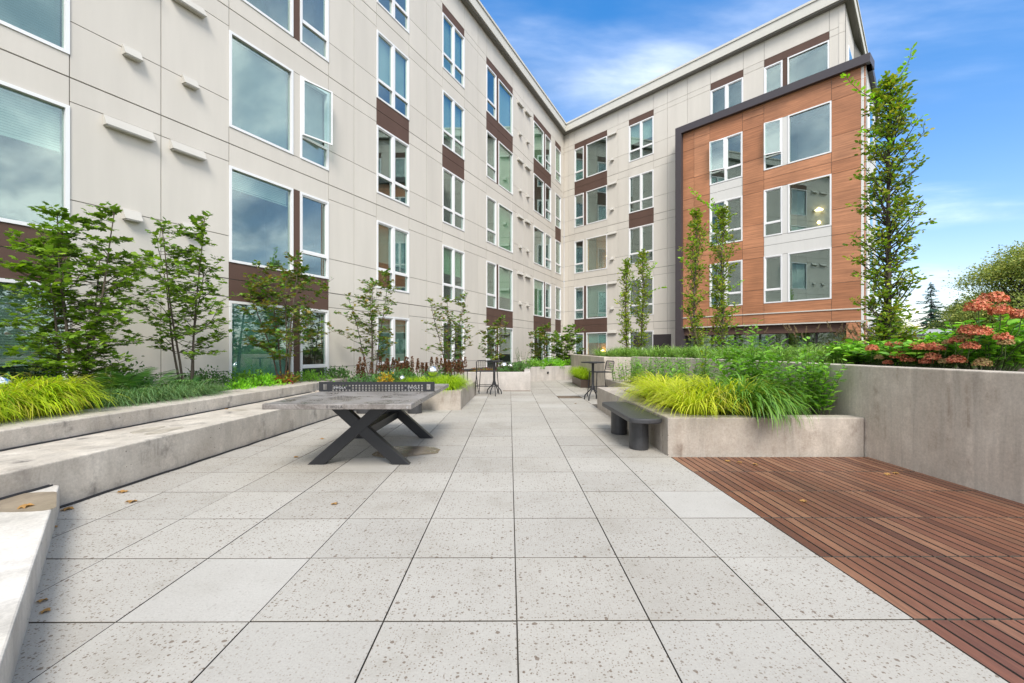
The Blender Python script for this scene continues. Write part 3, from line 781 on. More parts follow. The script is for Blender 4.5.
# ---------------- far left planter with chartreuse grass
def walls(name,label,paths,z1,mat,soil=None,cat='planter',**k):
    """paths: list of polygons (footprints)"""
    root=tag(empty(name,(paths[0][0][0],paths[0][0][1],0)),label,cat)
    for p in paths:
        mb=MB(); mb.prism(p,-.1,z1); o=mb.build('planter_wall',mat,None,bevel=.01); o.parent=root; o.matrix_parent_inverse=Matrix.Translation(-Vector(root.location))
    if soil:
        mb=MB(); mb.prism(soil[0],soil[1]-.1,soil[1]); o=mb.build('soil',M['soil'],None); o.parent=root; o.matrix_parent_inverse=Matrix.Translation(-Vector(root.location))
    return root
walls('concrete_planter','square cornered concrete planter behind the table tennis table, filled with chartreuse grass and red plumes',
    [[(-4.3,9.82),(-1.12,9.82),(-1.12,10.02),(-4.3,10.02)],[(-1.32,10.02),(-1.12,10.02),(-1.04,13.2),(-1.24,13.2)],[(-4.2,13.0),(-1.24,13.0),(-1.24,13.2),(-4.2,13.2)]],
    .42,M['concrete'],([(-4.25,10.02),(-1.32,10.02),(-1.24,13.0),(-4.2,13.0)],.38))
# far planter pair
walls('concrete_planter','pale concrete planter at the far end of the paving, long wing running right',
    [[(-3.6,14.5),(.6,14.5),(.6,14.72),(-3.6,14.72)],[(.40,14.72),(.6,14.72),(.72,18.75),(.52,18.75)],[(.72,18.6),(3.9,21.1),(3.9,21.35),(.52,18.8)]],
    .59,M['concrete_far'],([(-6.5,14.7),(.45,14.7),(.6,18.8),(3.9,21.3),(3.9,27),(-3,27)],.52))
m=MB(); m.lathe([(.05,0),(.05,.02),(.03,.03)],(0,0,0),14); o=top(m,'wall_light',M['black'],'small round black fixture on the far planter wing','fixture')
o.rotation_euler=(R(90),0,R(38)); o.location=(1.55-.02,19.22,.33)
# soil of the left bed
m=MB(); m.prism([(upx(-2)-.7,-2),(upx(13.2)-.7,13.2),(-4.2,14.8),(-5,18),(-8.5,18),(-13,-2)],.2,.50)
top(m,'garden_soil',M['soil'],kind='structure')
# ---------------- right: low planter, raised wall
c5=[(1.93,5.57),(4.36,5.57),(4.36,5.80),(2.15,5.80),(2.14,10.15),(1.93,10.15)]
walls('concrete_planter','low board marked concrete planter beside the deck with golden grass and green sedge',
    [[(1.93,5.57),(4.36,5.57),(4.36,5.82),(1.93,5.82)],[(1.93,5.82),(2.30,5.82),(2.28,9.88),(1.92,9.88)],[(1.92,9.88),(2.95,9.88),(2.95,10.15),(1.92,10.15)],[(2.75,10.15),(2.95,10.15),(2.88,12.9),(2.68,12.9)]],
    .475,M['concrete'],([(2.2,5.75),(4.37,5.75),(4.37,8.6),(3.4,12.7),(2.75,12.8),(2.85,10.0),(2.2,10.0)],.42))
pl=[(4.37,-2.0),(4.37,5.6),(4.37,8.4),(4.12,10.2),(3.75,11.6),(3.38,12.75)]
def offset(pl,w):
    out=[]
    for i,p in enumerate(pl):
        a=pl[max(i-1,0)]; b=pl[min(i+1,len(pl)-1)]; dx,dy=b[0]-a[0],b[1]-a[1]; L=math.hypot(dx,dy); out.append((p[0]+dy/L*w,p[1]-dx/L*w))
    return out
rt=tag(empty('retaining_wall',(4.37,5.6,0)),'tall raised bed wall of streaked grey concrete right of the deck, curving away behind the low planter','wall')
of=offset(pl,.22)
mb=MB()
for i in range(len(pl)-1): pass
poly=pl+of[::-1]; mb.prism(poly,-.1,1.12)
o=mb.build('wall',M['concrete_wall'],None,bevel=.012); o.parent=rt; o.matrix_parent_inverse=Matrix.Translation(-Vector(rt.location))
mb=MB(); mb.prism([(2.70,13.2),(3.395,12.78),(3.58,12.88),(3.6,13.4),(2.95,13.45),(2.95,20.8),(2.70,20.8)],-.1,1.10)
o=mb.build('wall_end',M['concrete_wall'],None,bevel=.012); o.parent=rt; o.matrix_parent_inverse=Matrix.Translation(-Vector(rt.location))
m=MB(); m.prism([(4.55,-2),(4.55,8.4),(4.3,10.3),(3.9,11.8),(3.5,13.0),(2.9,13.4),(2.9,25),(6,26),(20,24),(24,-2)],.6,1.04)
top(m,'raised_bed_soil',M['soil'],kind='structure')
# small box planter
root=tag(empty('box_planter',(2.72,16.6,0)),'small dark bronze box planter overflowing with chartreuse grass','planter')
mb=MB()
for (a,b,c,d) in ((-.35,.35,-1.1,-1.06),(-.35,.35,1.06,1.1),(-.35,-.31,-1.06,1.06),(.31,.35,-1.06,1.06)): mb.box(a,b,c,d,0,.28)
mb.build('planter_box',M['planter_metal'],root,bevel=.004)
mb=MB(); mb.box(-.31,.31,-1.06,1.06,.05,.24); mb.build('soil',M['soil'],root)

# ================================================================ TABLE TENNIS TABLE
T=tag(empty('table_tennis_table',(-1.79,5.96,0)),'outdoor table tennis table with a mottled grey slab top on black crossed legs','table')
hx,hy=.7625,1.37
M['slab']=None
def slab_mat():
    m,nt,ns,lk=new_mat('table_slab')
    out=ns.new('ShaderNodeOutputMaterial'); b=nd(ns,'ShaderNodeBsdfPrincipled',Roughness=.35); lk.new(b.outputs[0],out.inputs[0])
    tc=ns.new('ShaderNodeTexCoord'); n1=nd(ns,'ShaderNodeTexNoise',Scale=2.6,Detail=9,Roughness=.7,Distortion=.6); lk.new(tc.outputs['Object'],n1.inputs['Vector'])
    r=ramp(ns,[(.33,(.10,.085,.075)),(.46,(.19,.17,.155)),(.6,(.27,.25,.235)),(.7,(.20,.185,.17))]); lk.new(n1.outputs[0],r.inputs[0]); 
    f=nd(ns,'ShaderNodeTexNoise',Scale=60,Detail=6,Roughness=.8); lk.new(tc.outputs['Object'],f.inputs['Vector'])
    rf=ramp(ns,[(.3,gv(.65)),(.65,gv(1.2))]); lk.new(f.outputs[0],rf.inputs[0])
    mx=nd(ns,'ShaderNodeMixRGB',blend_type='MULTIPLY'); mx.inputs[0].default_value=1; lk.new(r.outputs[0],mx.inputs[1]); lk.new(rf.outputs[0],mx.inputs[2]); lk.new(mx.outputs[0],b.inputs['Base Color'])
    rr=ramp(ns,[(.40,gv(.16)),(.56,gv(.5))]); lk.new(n1.outputs[0],rr.inputs[0]); lk.new(rr.outputs[0],b.inputs['Roughness'])
    bp=nd(ns,'ShaderNodeBump',Strength=.15,Distance=.004); lk.new(f.outputs[0],bp.inputs['Height']); lk.new(bp.outputs[0],b.inputs['Normal'])
    return m
M['slab']=slab_mat()
mb=MB(); mb.box(-hx,hx,-hy,hy,.708,.762); mb.build('tabletop',M['slab'],T,bevel=.006)
def xbeam(x0,z0,x1,z1,w,y0,y1):
    """slanted flat beam with horizontal ends"""
    mb=MB(); P=[(x0-w/2,y0,z0),(x0+w/2,y0,z0),(x0+w/2,y1,z0),(x0-w/2,y1,z0),(x1-w/2,y0,z1),(x1+w/2,y0,z1),(x1+w/2,y1,z1),(x1-w/2,y1,z1)]
    return mb.hexa(P)
for yy,n in ((-.76,0),(.76,1)):
    xbeam(-.46,0.0,.34,.70,.19,yy-.05,yy+.05).build('leg',M['steel_dark'],T,bevel=.004)
    xbeam(.52,0.0,-.26,.70,.19,yy-.046,yy+.046).build('leg',M['steel_dark'],T,bevel=.004)
    mb=MB(); mb.box(-.45,.50,yy-.06,yy+.06,.694,.707); mb.build('mounting_plate',M['steel_dark'],T)
mb=MB(); mb.box(-.03,.10,-.71,.71,.30,.40); mb.build('spine_beam',M['steel_dark'],T,bevel=.004)
# net: a steel plate pierced by square holes
N=empty('net',(0,0,0)); N.parent=T
mb=MB(); nx=.765; z0,z1=.765,.892; t=.004
hs_=[]; 
cols_n=34; xs=[]; 
def plate(xa,xb,za,zb): mb.box(xa,xb,-t,t,za,zb)
plate(-nx,-nx+.055,z0,z1); plate(nx-.055,nx,z0,z1)
plate(-nx+.055,-nx+.105,z0,z0+.022); plate(-nx+.055,-nx+.105,z1-.03,z1); plate(nx-.105,nx-.055,z0,z0+.022); plate(nx-.105,nx-.055,z1-.03,z1)
xa,xb=-nx+.105,nx-.105; plate(xa,xa+.05,z0,z1); plate(xb-.05,xb,z0,z1); xa+=.05; xb-=.05
nc=28; cw=(xb-xa)/nc; rh=(z1-.028-z0-.004)/3
plate(xa,xb,z0,z0+.004); plate(xa,xb,z1-.028,z1)
for r_ in range(3):
    za=z0+.004+r_*rh
    plate(xa,xb,za+rh*.62,za+rh)
    for c in range(nc):
        logo = r_>=1 and (1<=c<=5 or 22<=c<=26) and r_==1
        u=xa+c*cw
        if logo: plate(u,u+cw,za,za+rh*.62)
        else: plate(u,u+cw*.44,za,za+rh*.62)
N_=mb.build('net_plate',M['steel_dark'],N)
M['logo_pale']=plain('pale_lettering',(.45,.45,.45),.5)
M['logo_dark']=plain('dark_lettering',(.02,.02,.02),.5)
def text(body,size,loc,rot_,mat,parent,name='lettering',depth=.0008):
    cu=bpy.data.curves.new('t','FONT'); cu.body=body; cu.size=size; cu.extrude=depth; cu.align_x='CENTER'; cu.align_y='CENTER'
    cu.space_character=1.15
    o=bpy.data.objects.new('tmp',cu); COL.objects.link(o)
    dg=bpy.context.evaluated_depsgraph_get(); me=bpy.data.meshes.new_from_object(o.evaluated_get(dg)); bpy.data.objects.remove(o)
    me.materials.clear(); q=link_mesh(name,me,mat,parent); q.location=loc; q.rotation_euler=rot_; return q
for sx in (-1,1):
    text('EWOLA',.042,(sx*.49,-t-.002,z0+.004+rh*1.42),(R(90),0,0),M['logo_pale'],N)
tt=text('E WOLA',.040,(-.02,-hy-.0015,.733),(R(90),0,0),M['logo_dark'],T)
text('e',.045,(hx-.04,-hy-.0015,.733),(R(90),0,0),M['logo_pale'],T)

# ================================================================ BENCHES
def bench(x,y,L,rz,label,w=.42,zt=.455,gp=None,curve=.0):
    b=tag(empty('bench',(x,y,0),rz),label,'bench',gp)
    n=14; pl=[]
    for i in range(n+1):
        a=math.pi*i/n; pl.append((w/2*math.cos(a), L/2-w*.32+w*.32*math.sin(a)))
    for i in range(n+1):
        a=math.pi+math.pi*i/n; pl.append((w/2*math.cos(a), -L/2+w*.32+w*.32*math.sin(a)))
    mb=MB(); mb.prism(pl,zt-.065,zt); mb.build('seat',M['bench'],b,bevel=.016,seg=3)
    for s in (-1,1):
        mb=MB(); cy=s*(L/2-.42); q=[]
        for i in range(24):
            a=2*math.pi*i/24; q.append((.125*math.cos(a),cy+.15*math.sin(a)))
        mb.prism(q,0,zt-.064); o=mb.build('leg',M['bench'],b,bevel=.008); 
    return b
bench(1.69,6.55,1.92,R(.3),'charcoal bench with two thick round legs beside the low planter',gp='charcoal benches on the paving')
bench(-2.55,9.35,1.9,R(90),'charcoal bench mostly hidden behind the table tennis table, in front of the planter',gp='charcoal benches on the paving')

# ================================================================ BAR TABLES AND STOOLS
def bar_table(x,y,rz,label,zt=1.0,rd=.31,foot=.24):
    b=tag(empty('bar_table',(x,y,0),rz),label,'table')
    mb=MB(); mb.lathe([(rd-.01,zt-.03),(rd,zt-.024),(rd,zt-.004),(rd-.006,zt)],n=32); mb.build('tabletop',M['black'],b)
    mb=MB(); mb.tube([(0,0,.26),(0,0,zt-.03)],.034,12); mb.lathe([(.11,zt-.045),(.11,zt-.03)],n=16); mb.build('pedestal',M['black'],b)
    for k in range(4):
        a=math.pi/4+k*math.pi/2; c,s=math.cos(a),math.sin(a)
        pts=[(c*.02,s*.02,.40),(c*.06,s*.06,.27),(c*.14,s*.14,.20),(c*foot*.93,s*foot*.93,.11),(c*foot,s*foot,.03),(c*foot,s*foot,0)]
        mb=MB(); mb.tube(pts,.017,7); mb.build('leg',M['black'],b,smooth=False)
    return b
def bar_stool(x,y,rz,label,mesh_pale=False,zs=.70,w=.46,zb=1.0):
    b=tag(empty('bar_stool',(x,y,0),rz),label,'stool')
    mat=M['black']; h=w/2
    mb=MB(); mb.tube([(-h,-h,zs),(h,-h,zs),(h,h,zs),(-h,h,zs),(-h,-h,zs)],.012,6)
    n=9
    for i in range(1,n): mb.box(-h,h,-h+2*h*i/n-.016,-h+2*h*i/n+.016,zs-.004,zs+.004)
    mb.build('seat',mat,b)
    for sx in (-1,1):
        for sy in (-1,1):
            mb=MB(); mb.tube([(sx*h,sy*h,zs),(sx*(h+.05),sy*(h+.05),0)],.013,6); mb.build('leg',mat,b)
    mb=MB(); q=h+.03; mb.tube([(-q,-q,.28),(q,-q,.28),(q,q,.28),(-q,q,.28),(-q,-q,.28)],.010,6); mb.build('footrest',mat,b)
    mb=MB(); yb=h+.02
    mb.tube([(-h,h,zs),(-h,yb+.03,zb-.03),(-h+.04,yb+.035,zb),(h-.04,yb+.035,zb),(h,yb+.03,zb-.03),(h,h,zs)],.013,6)
    for i in range(1,8):
        x_=-h+2*h*i/8; mb.tube([(x_,h+.005,zs+.06),(x_,yb+.03,zb)],.006,4)
    for i in range(1,5):
        z_=zs+.06*i; mb.tube([(-h,h+.01*i,z_),(h,h+.01*i,z_)],.006,4)
    mb.build('backrest',mat,b)
    return b
bar_table(2.12,11.8,R(10),'tall round black bar table on a splayed foot at the corner of the low planter')
bar_stool(2.46,12.45,R(-75),'black wire backed bar stool right of the bar table near the low planter')
bar_table(-.53,13.4,R(20),'black bar table standing in front of the far planter, behind a stool',zt=.99,rd=.27)
bar_stool(-.72,13.0,R(172),'black wire backed bar stool standing in front of the far planter',w=.5)
bar_stool(-1.42,13.75,R(60),'black wire bar stool half hidden behind the corner of the chartreuse planter')

# gazing balls
def ball(px,py,Y,r,label):
    X=(px-512)/F*Y; z=H-(py-HZ)*Y/F
    mb=MB(); n=20; prof=[(max(.002,r*math.sin(math.pi*i/n)),-r*math.cos(math.pi*i/n)) for i in range(n+1)]
    mb.lathe(prof,n=28); o=mb.build('gazing_ball',M['chrome'],None,smooth=True); o.location=(X,Y,z)
    tag(o,label,'garden ball','mirror polished garden balls')
ball(432.5,371,10.5,.125,'large mirror polished ball between red plumes and chartreuse grass in the planter')
ball(402,378.5,10.3,.075,'small mirror polished ball beside the yellow foliage in the planter')
ball(504,365.6,15.6,.12,'large mirror polished ball at the back of the far planter')
ball(510.5,366,15.4,.08,'small mirror polished ball at the right of a larger one on the far planter')
ball(1,384,5.1,.10,'mirror polished ball in the golden grass at the left edge')
# ================================================================ PLANTS
G=lambda r,g,b:(r,g,b)
M['hakone']=leaf_mat('golden_grass',[(0.462,0.575,0.020),(0.605,0.713,0.030),(0.297,0.483,0.015),(0.682,0.690,0.050),(0.176,0.368,0.015),(0.550,0.437,0.100),(0.396,0.575,0.020)],.35,.4)
M['hakone_b']=leaf_mat('golden_grass_bright',[(.55,.60,.03),(.66,.70,.05),(.40,.55,.02),(.72,.68,.10),(.48,.60,.03),(.55,.45,.12)],.4,.4)
M['chart']=leaf_mat('chartreuse_grass',[(.30,.46,.012),(.42,.60,.02),(.24,.40,.012),(.50,.62,.03)],.35)
M['sedge']=leaf_mat('green_sedge',[(0.082,0.205,0.024),(0.144,0.315,0.036),(0.108,0.252,0.036),(0.234,0.410,0.060),(0.064,0.158,0.022)],.3,.38)
M['strip']=leaf_mat('lilyturf',[(0.142,0.281,0.050),(0.243,0.413,0.083),(0.344,0.525,0.116),(0.121,0.225,0.050),(0.203,0.356,0.066)],.3,.4)
M['plume']=leaf_mat('grass_plume',[(.26,.18,.11),(.34,.26,.17),(.22,.12,.07)],.3)
M['maple']=leaf_mat('maple_leaf',[(0.084,0.163,0.021),(0.134,0.252,0.027),(0.209,0.354,0.034),(0.114,0.215,0.024),(0.304,0.454,0.043),(0.152,0.278,0.031)],.32)
M['maple_bronze']=leaf_mat('maple_leaf_turning',[(0.086,0.225,0.027),(0.138,0.300,0.038),(0.224,0.281,0.045),(0.276,0.188,0.045),(0.103,0.244,0.030)],.32)
M['maple_new']=leaf_mat('maple_leaf_new',[(.20,.36,.02),(.28,.45,.03)],.4)
M['horn']=leaf_mat('hornbeam_leaf',[(0.101,0.225,0.018),(0.203,0.338,0.027),(0.324,0.413,0.030),(0.405,0.375,0.045),(0.142,0.263,0.022),(0.263,0.375,0.030)],.38)
M['horn_new']=leaf_mat('hornbeam_leaf_new',[(.25,.50,.02),(.35,.62,.03)],.45)
M['leafy']=leaf_mat('perennial_leaf',[(0.095,0.246,0.032),(0.168,0.352,0.048),(0.287,0.563,0.064),(0.120,0.282,0.032),(0.215,0.458,0.048)],.32)
M['bright']=leaf_mat('lime_leaf',[(0.192,0.504,0.024),(0.288,0.624,0.036),(0.144,0.408,0.024)],.35)
M['hydr']=leaf_mat('hydrangea_leaf',[(0.102,0.244,0.036),(0.168,0.390,0.046),(0.338,0.683,0.072),(0.135,0.317,0.036),(0.540,0.900,0.090)],.3)
M['hydr_fl']=leaf_mat('hydrangea_flower',[(.60,.22,.10),(.66,.30,.15),(0.485,0.103,0.059),(0.670,0.187,0.109),(0.347,0.112,0.050),(0.578,0.122,0.089),(0.485,0.262,0.109),(0.716,0.299,0.198)],.25,.6)
M['hydr_fl2']=leaf_mat('hydrangea_flower_faded',[(.38,.24,.12),(.34,.30,.10),(.42,.16,.10)],.25,.6)
M['fern']=leaf_mat('fern_frond',[(0.096,0.243,0.066),(0.138,0.343,0.088),(0.247,0.458,0.110),(0.165,0.343,0.110)],.25)
M['mound']=leaf_mat('grey_green_sedge',[(0.144,0.275,0.110),(0.216,0.375,0.160),(0.108,0.225,0.080),(0.312,0.400,0.160)],.25)
M['redleaf']=leaf_mat('red_groundcover',[(.20,.35,.02),(.30,.10,.02),(.38,.05,.02),(.12,.22,.02),(.35,.28,.03)],.3)
M['yellowleaf']=leaf_mat('yellow_foliage',[(.55,.42,.03),(.60,.32,.03),(.40,.45,.03)],.3)
M['astilbe']=leaf_mat('rust_plume',[(0.136,0.046,0.019),(0.187,0.078,0.033),(0.102,0.039,0.019),(0.221,0.130,0.052)],.2,.7)
M['darkgreen']=leaf_mat('dark_shrub_leaf',[(0.045,0.125,0.032),(0.078,0.187,0.039),(0.112,0.250,0.053),(0.067,0.146,0.035)],.25)
M['far_leaf']=leaf_mat('far_tree_leaf',[(0.154,0.223,0.054),(0.270,0.330,0.076),(0.406,0.420,0.086),(0.203,0.270,0.064),(0.508,0.450,0.108)],.3,.6)
M['far_needle']=leaf_mat('conifer_needle',[(0.048,0.112,0.085),(0.072,0.158,0.109),(0.096,0.192,0.120)],.1,.7)
M['bronze_leaf']=leaf_mat('bronze_shrub_leaf',[(.10,.11,.02),(.16,.12,.03),(.22,.12,.04),(.09,.15,.025)],.3)
M['fallen']=leaf_mat('fallen_leaf',[(.40,.16,.04),(.30,.12,.04),(.45,.26,.08),(.22,.08,.03)],.1,.7)
U=lambda a,b,n=None: rng.uniform(a,b,n)

def tuft(n,r,L,W,droop,mat,name,label,cat,group=None,loc=(0,0,0),K=6,lean=(0.05,.75),azb=None,rot=0,parent=None,kind=None,squash=1):
    a=U(0,2*math.pi,n); rr=r*np.sqrt(U(0,1,n)); base=np.stack([rr*np.cos(a),rr*np.sin(a)*squash,np.zeros(n)],1)
    az=a+U(-.7,.7,n)
    if azb is not None: az=np.where(U(0,1,n)<azb[1],azb[0]+U(-.5,.5,n),az)
    V,Fq=blades(base,az,U(L*.6,L*1.1,n),U(lean[0],lean[1],n),U(W*.6,W*1.1,n),K,droop)
    o=np_mesh(name,V,Fq,mat,parent); o.location=loc; o.rotation_euler.z=rot
    if label: tag(o,label,cat,group,kind)
    return o

# ---- golden hakone grass, left bed (near)
GH='golden grass clumps along the left bed'
spots=[(-5.72,3.75),(-5.50,4.25),(-5.52,4.72),(-5.50,5.15),(-5.66,5.45),(-5.98,4.2),(-6.05,4.9),(-5.98,5.5)]
h0=tuft(560,.22,.86,.024,1.5,M['hakone'],'golden_grass',None,None,azb=(R(-25),.55),K=7,lean=(.05,.7))
labs=['golden grass clump nearest the camera on the left bed','golden grass clump at the left edge below the window','golden arching grass clump on the left bed edge','golden arching grass clump spilling over the left wall cap','last golden grass clump before the grey sedge on the left bed','golden grass clump behind the front row near the mirror ball','golden grass clump behind the front row under the maple','golden grass clump at the foot of the leftmost maple']
for i,(x,y) in enumerate(spots):
    o=h0 if i==0 else h0.copy()
    if i: COL.objects.link(o)
    o.location=(x,y,.50); o.rotation_euler.z=U(-.4,.4); s=U(.85,1.1); o.scale=(s,s,s*U(.85,1.05)); tag(o,labs[i],'ornamental grass',GH)
# ---- golden grass in the low right planter
GR='golden grass clumps in the low planter'
h1=tuft(500,.24,.90,.020,1.45,M['hakone_b'],'golden_grass',None,None,K=7,lean=(.05,.75))
L2=['golden grass clump at the near corner of the low planter','golden grass clump behind the bench seat','golden grass clump in the middle of the low planter drift','golden grass clump at the back of the low planter drift','golden grass clump touching the green sedge','golden grass clump farthest back by the bar table','golden grass clump beside the concrete cap behind the bench']
for i,(x,y) in enumerate([(2.48,6.05),(2.50,6.75),(2.95,6.30),(2.95,7.1),(2.95,6.75),(2.75,8.2),(2.55,7.5)]):
    o=h1 if i==0 else h1.copy()
    if i: COL.objects.link(o)
    o.location=(x,y,.42); o.rotation_euler.z=U(0,6); s=U(.92,1.08); o.scale=(s,s,s*U(.75,.92)); tag(o,L2[i],'ornamental grass',GR)
# ---- green sedge in the low planter
GS='green sedge clumps in the low planter'
sd=tuft(240,.20,1.1,.036,1.35,M['sedge'],'green_sedge',None,None,K=8,lean=(.05,.7))
L3=['green sedge clump spilling over the front of the low planter','green sedge clump beside the golden grass','green sedge clump at the middle of the low planter','green sedge clump in front of the tall leafy stems','green sedge clump at the back against the raised wall']
for i,(x,y,s) in enumerate([(3.12,6.05,.80),(2.95,6.5,.68),(3.35,6.5,.78),(3.42,6.08,.68),(3.85,7.1,.7)]):
    o=sd if i==0 else sd.copy()
    if i: COL.objects.link(o)
    o.location=(x,y,.42); o.rotation_euler.z=U(0,6); o.scale=(s,s,s); tag(o,L3[i],'sedge',GS)

spill=tuft(120,.16,.95,.030,1.75,M['sedge'],'green_sedge','long green sedge blades hanging over the front face of the low planter','sedge',GS,loc=(3.12,5.86,.42),azb=(R(-80),.8),K=8,lean=(.2,.8))
# ---- generic leafy stems
def stems(n,r,h,leaf,size,mat,name,label,cat,loc,group=None,per=14,spread=.35,stem_r=.004,start=.15,droop=.3,parent=None,azb=None,up=.4,stem_mat=None):
    root=empty(name,loc); tag(root,label,cat,group)
    sm=MB(); pos=[];d=[];nn=[];sz=[]
    for i in range(n):
        a=U(0,6.283); q=r*math.sqrt(U(0,1)); b=Vector((q*math.cos(a),q*math.sin(a),0)); hh=h*U(.65,1.08)
        la=a+U(-.6,.6); ld=Vector((math.cos(la),math.sin(la),0))*spread*U(.2,1.1)*hh
        pts=[b+ld*(t**1.6)+Vector((0,0,hh*t)) for t in (0,.25,.5,.75,1)]
        sm.tube(pts,[stem_r*1.3,stem_r*1.1,stem_r,stem_r*.7,stem_r*.4],4)
        ga=U(0,6.28)
        for k in range(per):
            t=start+(1-start)*(k+.5)/per; p=b+ld*(t**1.6)+Vector((0,0,hh*t)); ga+=2.4
            dd=Vector((math.cos(ga),math.sin(ga),up+U(-.35,.35)))
            pos.append(p); d.append(dd); nn.append(Vector((U(-.3,.3),U(-.3,.3),1))); sz.append(size*U(.6,1.15)*(1.1-.45*t))
    sm.build('stem',stem_mat or M['stem'],root)
    V,Fl=leaf_geo(leaf[0],leaf[1],pos,d,nn,sz); np_mesh('foliage',V,Fl,mat,root)
    return root
M['stem']=plain('green_stem',(.09,.13,.04),.7)
stems(40,.34,.88,OVAL,.13,M['leafy'],'leafy_perennial','bushy green perennial at the right end of the low planter','plant',(3.92,6.15,.42),per=22)
stems(28,.28,1.05,LANCE,.20,M['leafy'],'leafy_perennial','tall green perennial behind the sedge against the raised wall','plant',(3.6,7.0,.42),per=22)
stems(14,.20,1.35,LANCE,.17,M['leafy'],'leafy_perennial','tallest lime green stems rising above the raised wall','plant',(3.78,7.5,.42),per=26,spread=.25)
stems(9,.10,1.05,OVAL,.12,M['leafy'],'leafy_perennial','single upright stems with oval leaves near the wall corner','plant',(4.08,6.05,.42),per=16,spread=.12)
stems(34,.4,.75,LANCE,.15,M['leafy'],'leafy_perennial','green leafy clump behind the golden grass in the low planter','plant',(3.3,8.4,.42),per=14)
stems(40,.45,.75,OVAL,.10,M['leafy'],'leafy_perennial','green bushy clump at the far end of the low planter','plant',(3.25,10.6,.42),per=14)
stems(26,.35,.8,LANCE,.14,M['leafy'],'leafy_perennial','green clump just below the raised wall bend','plant',(3.6,9.4,.42),per=14)
stems(34,.40,.6,OVAL,.10,M['leafy'],'leafy_perennial','low green clump beside the wall end near the bar stool','plant',(3.05,11.9,.42),per=12)
stems(3,.03,1.7,OVAL,.10,M['horn'],'leafy_perennial','thin young sapling rising from the low planter','plant',(3.4,8.0,.42),per=26,spread=.06)

# ---- lilyturf strip on the raised bed: too many tufts to count
n=5200
edge=[(4.95,6.8),(4.9,8.4),(4.6,10.2),(4.3,11.6),(3.9,12.9),(3.3,13.9),(3.2,16)]
t=U(0,1,n)*(len(edge)-1); ii=np.minimum(t.astype(int),len(edge)-2); fr_=t-ii; E=np.array(edge)
cx=E[ii,0]*(1-fr_)+E[ii+1,0]*fr_; cy=E[ii,1]*(1-fr_)+E[ii+1,1]*fr_
nt_=240
n=3400; tc_=rng.integers(0,nt_,n*4)
tt=U(0,1,nt_)*(len(edge)-1); ti=np.minimum(tt.astype(int),len(edge)-2); tf_=tt-ti
tx=E[ti,0]*(1-tf_)+E[ti+1,0]*tf_+U(-.25,1.0,nt_); ty=E[ti,1]*(1-tf_)+E[ti+1,1]*tf_
N4=n*4; az=U(0,6.283,N4); rr=.07*np.sqrt(U(0,1,N4))
base=np.stack([tx[tc_]+rr*np.cos(az),ty[tc_]+rr*np.sin(az),np.full(N4,1.04)],1)
ts=U(.65,1.35,nt_)[tc_]
V,Fq=blades(base,az+U(-.5,.5,N4),U(.28,.52,N4)*ts,U(.05,.85,N4),U(.012,.021,N4),5,1.45)
o=np_mesh('lilyturf',V,Fq,M['strip']); tag(o,'band of arching green lilyturf along the top of the raised bed wall','ground cover',kind='stuff')

# plumes (fountain grass) on the raised bed
def plume_grass(x,y,label,s=1,z=1.04,mat='plume',n=9):
    root=tag(empty('fountain_grass',(x,y,z),U(0,6)),label,'ornamental grass','fountain grasses on the raised bed')
    tuft(120,.08,.6*s,.006,1.1,M['strip'],'leaf_blades',None,None,parent=root,K=5,lean=(.05,.5))
    mb=MB(); pos=[];d=[];nn=[];sz=[]
    for i in range(n):
        a=U(0,6.28); l=U(.08,.32); h=U(.5,.72)*s; p1=Vector((math.cos(a)*l,math.sin(a)*l,h)); mb.tube([(0,0,0),p1*.5+Vector((0,0,.08)),p1],.0025,4)
        dr=(p1-Vector((0,0,.2))).normalized()
        for k in range(50):
            t_=U(0,1); q=p1+dr*(t_*.16*s); r_=Vector((U(-1,1),U(-1,1),U(-.3,1))); pos.append(q); d.append(r_+dr*.6); nn.append(Vector((U(-1,1),U(-1,1),.3))); sz.append(.035*(1.1-.6*t_)*s)
    mb.build('stem',M['stem'],root)
    V,Fl=leaf_geo(LANCE[0],LANCE[1],pos,d,nn,sz); np_mesh('plume',V,Fl,M[mat],root)
for i,(x,y,lb) in enumerate([(6.1,9.4,'fountain grass with tan plumes in front of the dark storefront, leftmost of a pair'),(6.6,9.2,'fountain grass with tan plumes in front of the dark storefront, right of the pair'),(6.9,8.8,'fountain grass with rusty plumes left of the wood clad pier'),(5.0,12.0,'fountain grass with tan plumes between the slender hornbeams'),(7.2,8.9,'fountain grass with rusty plumes nearest the big hornbeam'),(6.0,11.2,'fountain grass with tan plumes right of the slender hornbeams')]):
    plume_grass(x,y,lb,mat='plume' if i not in (2,4) else 'plume')

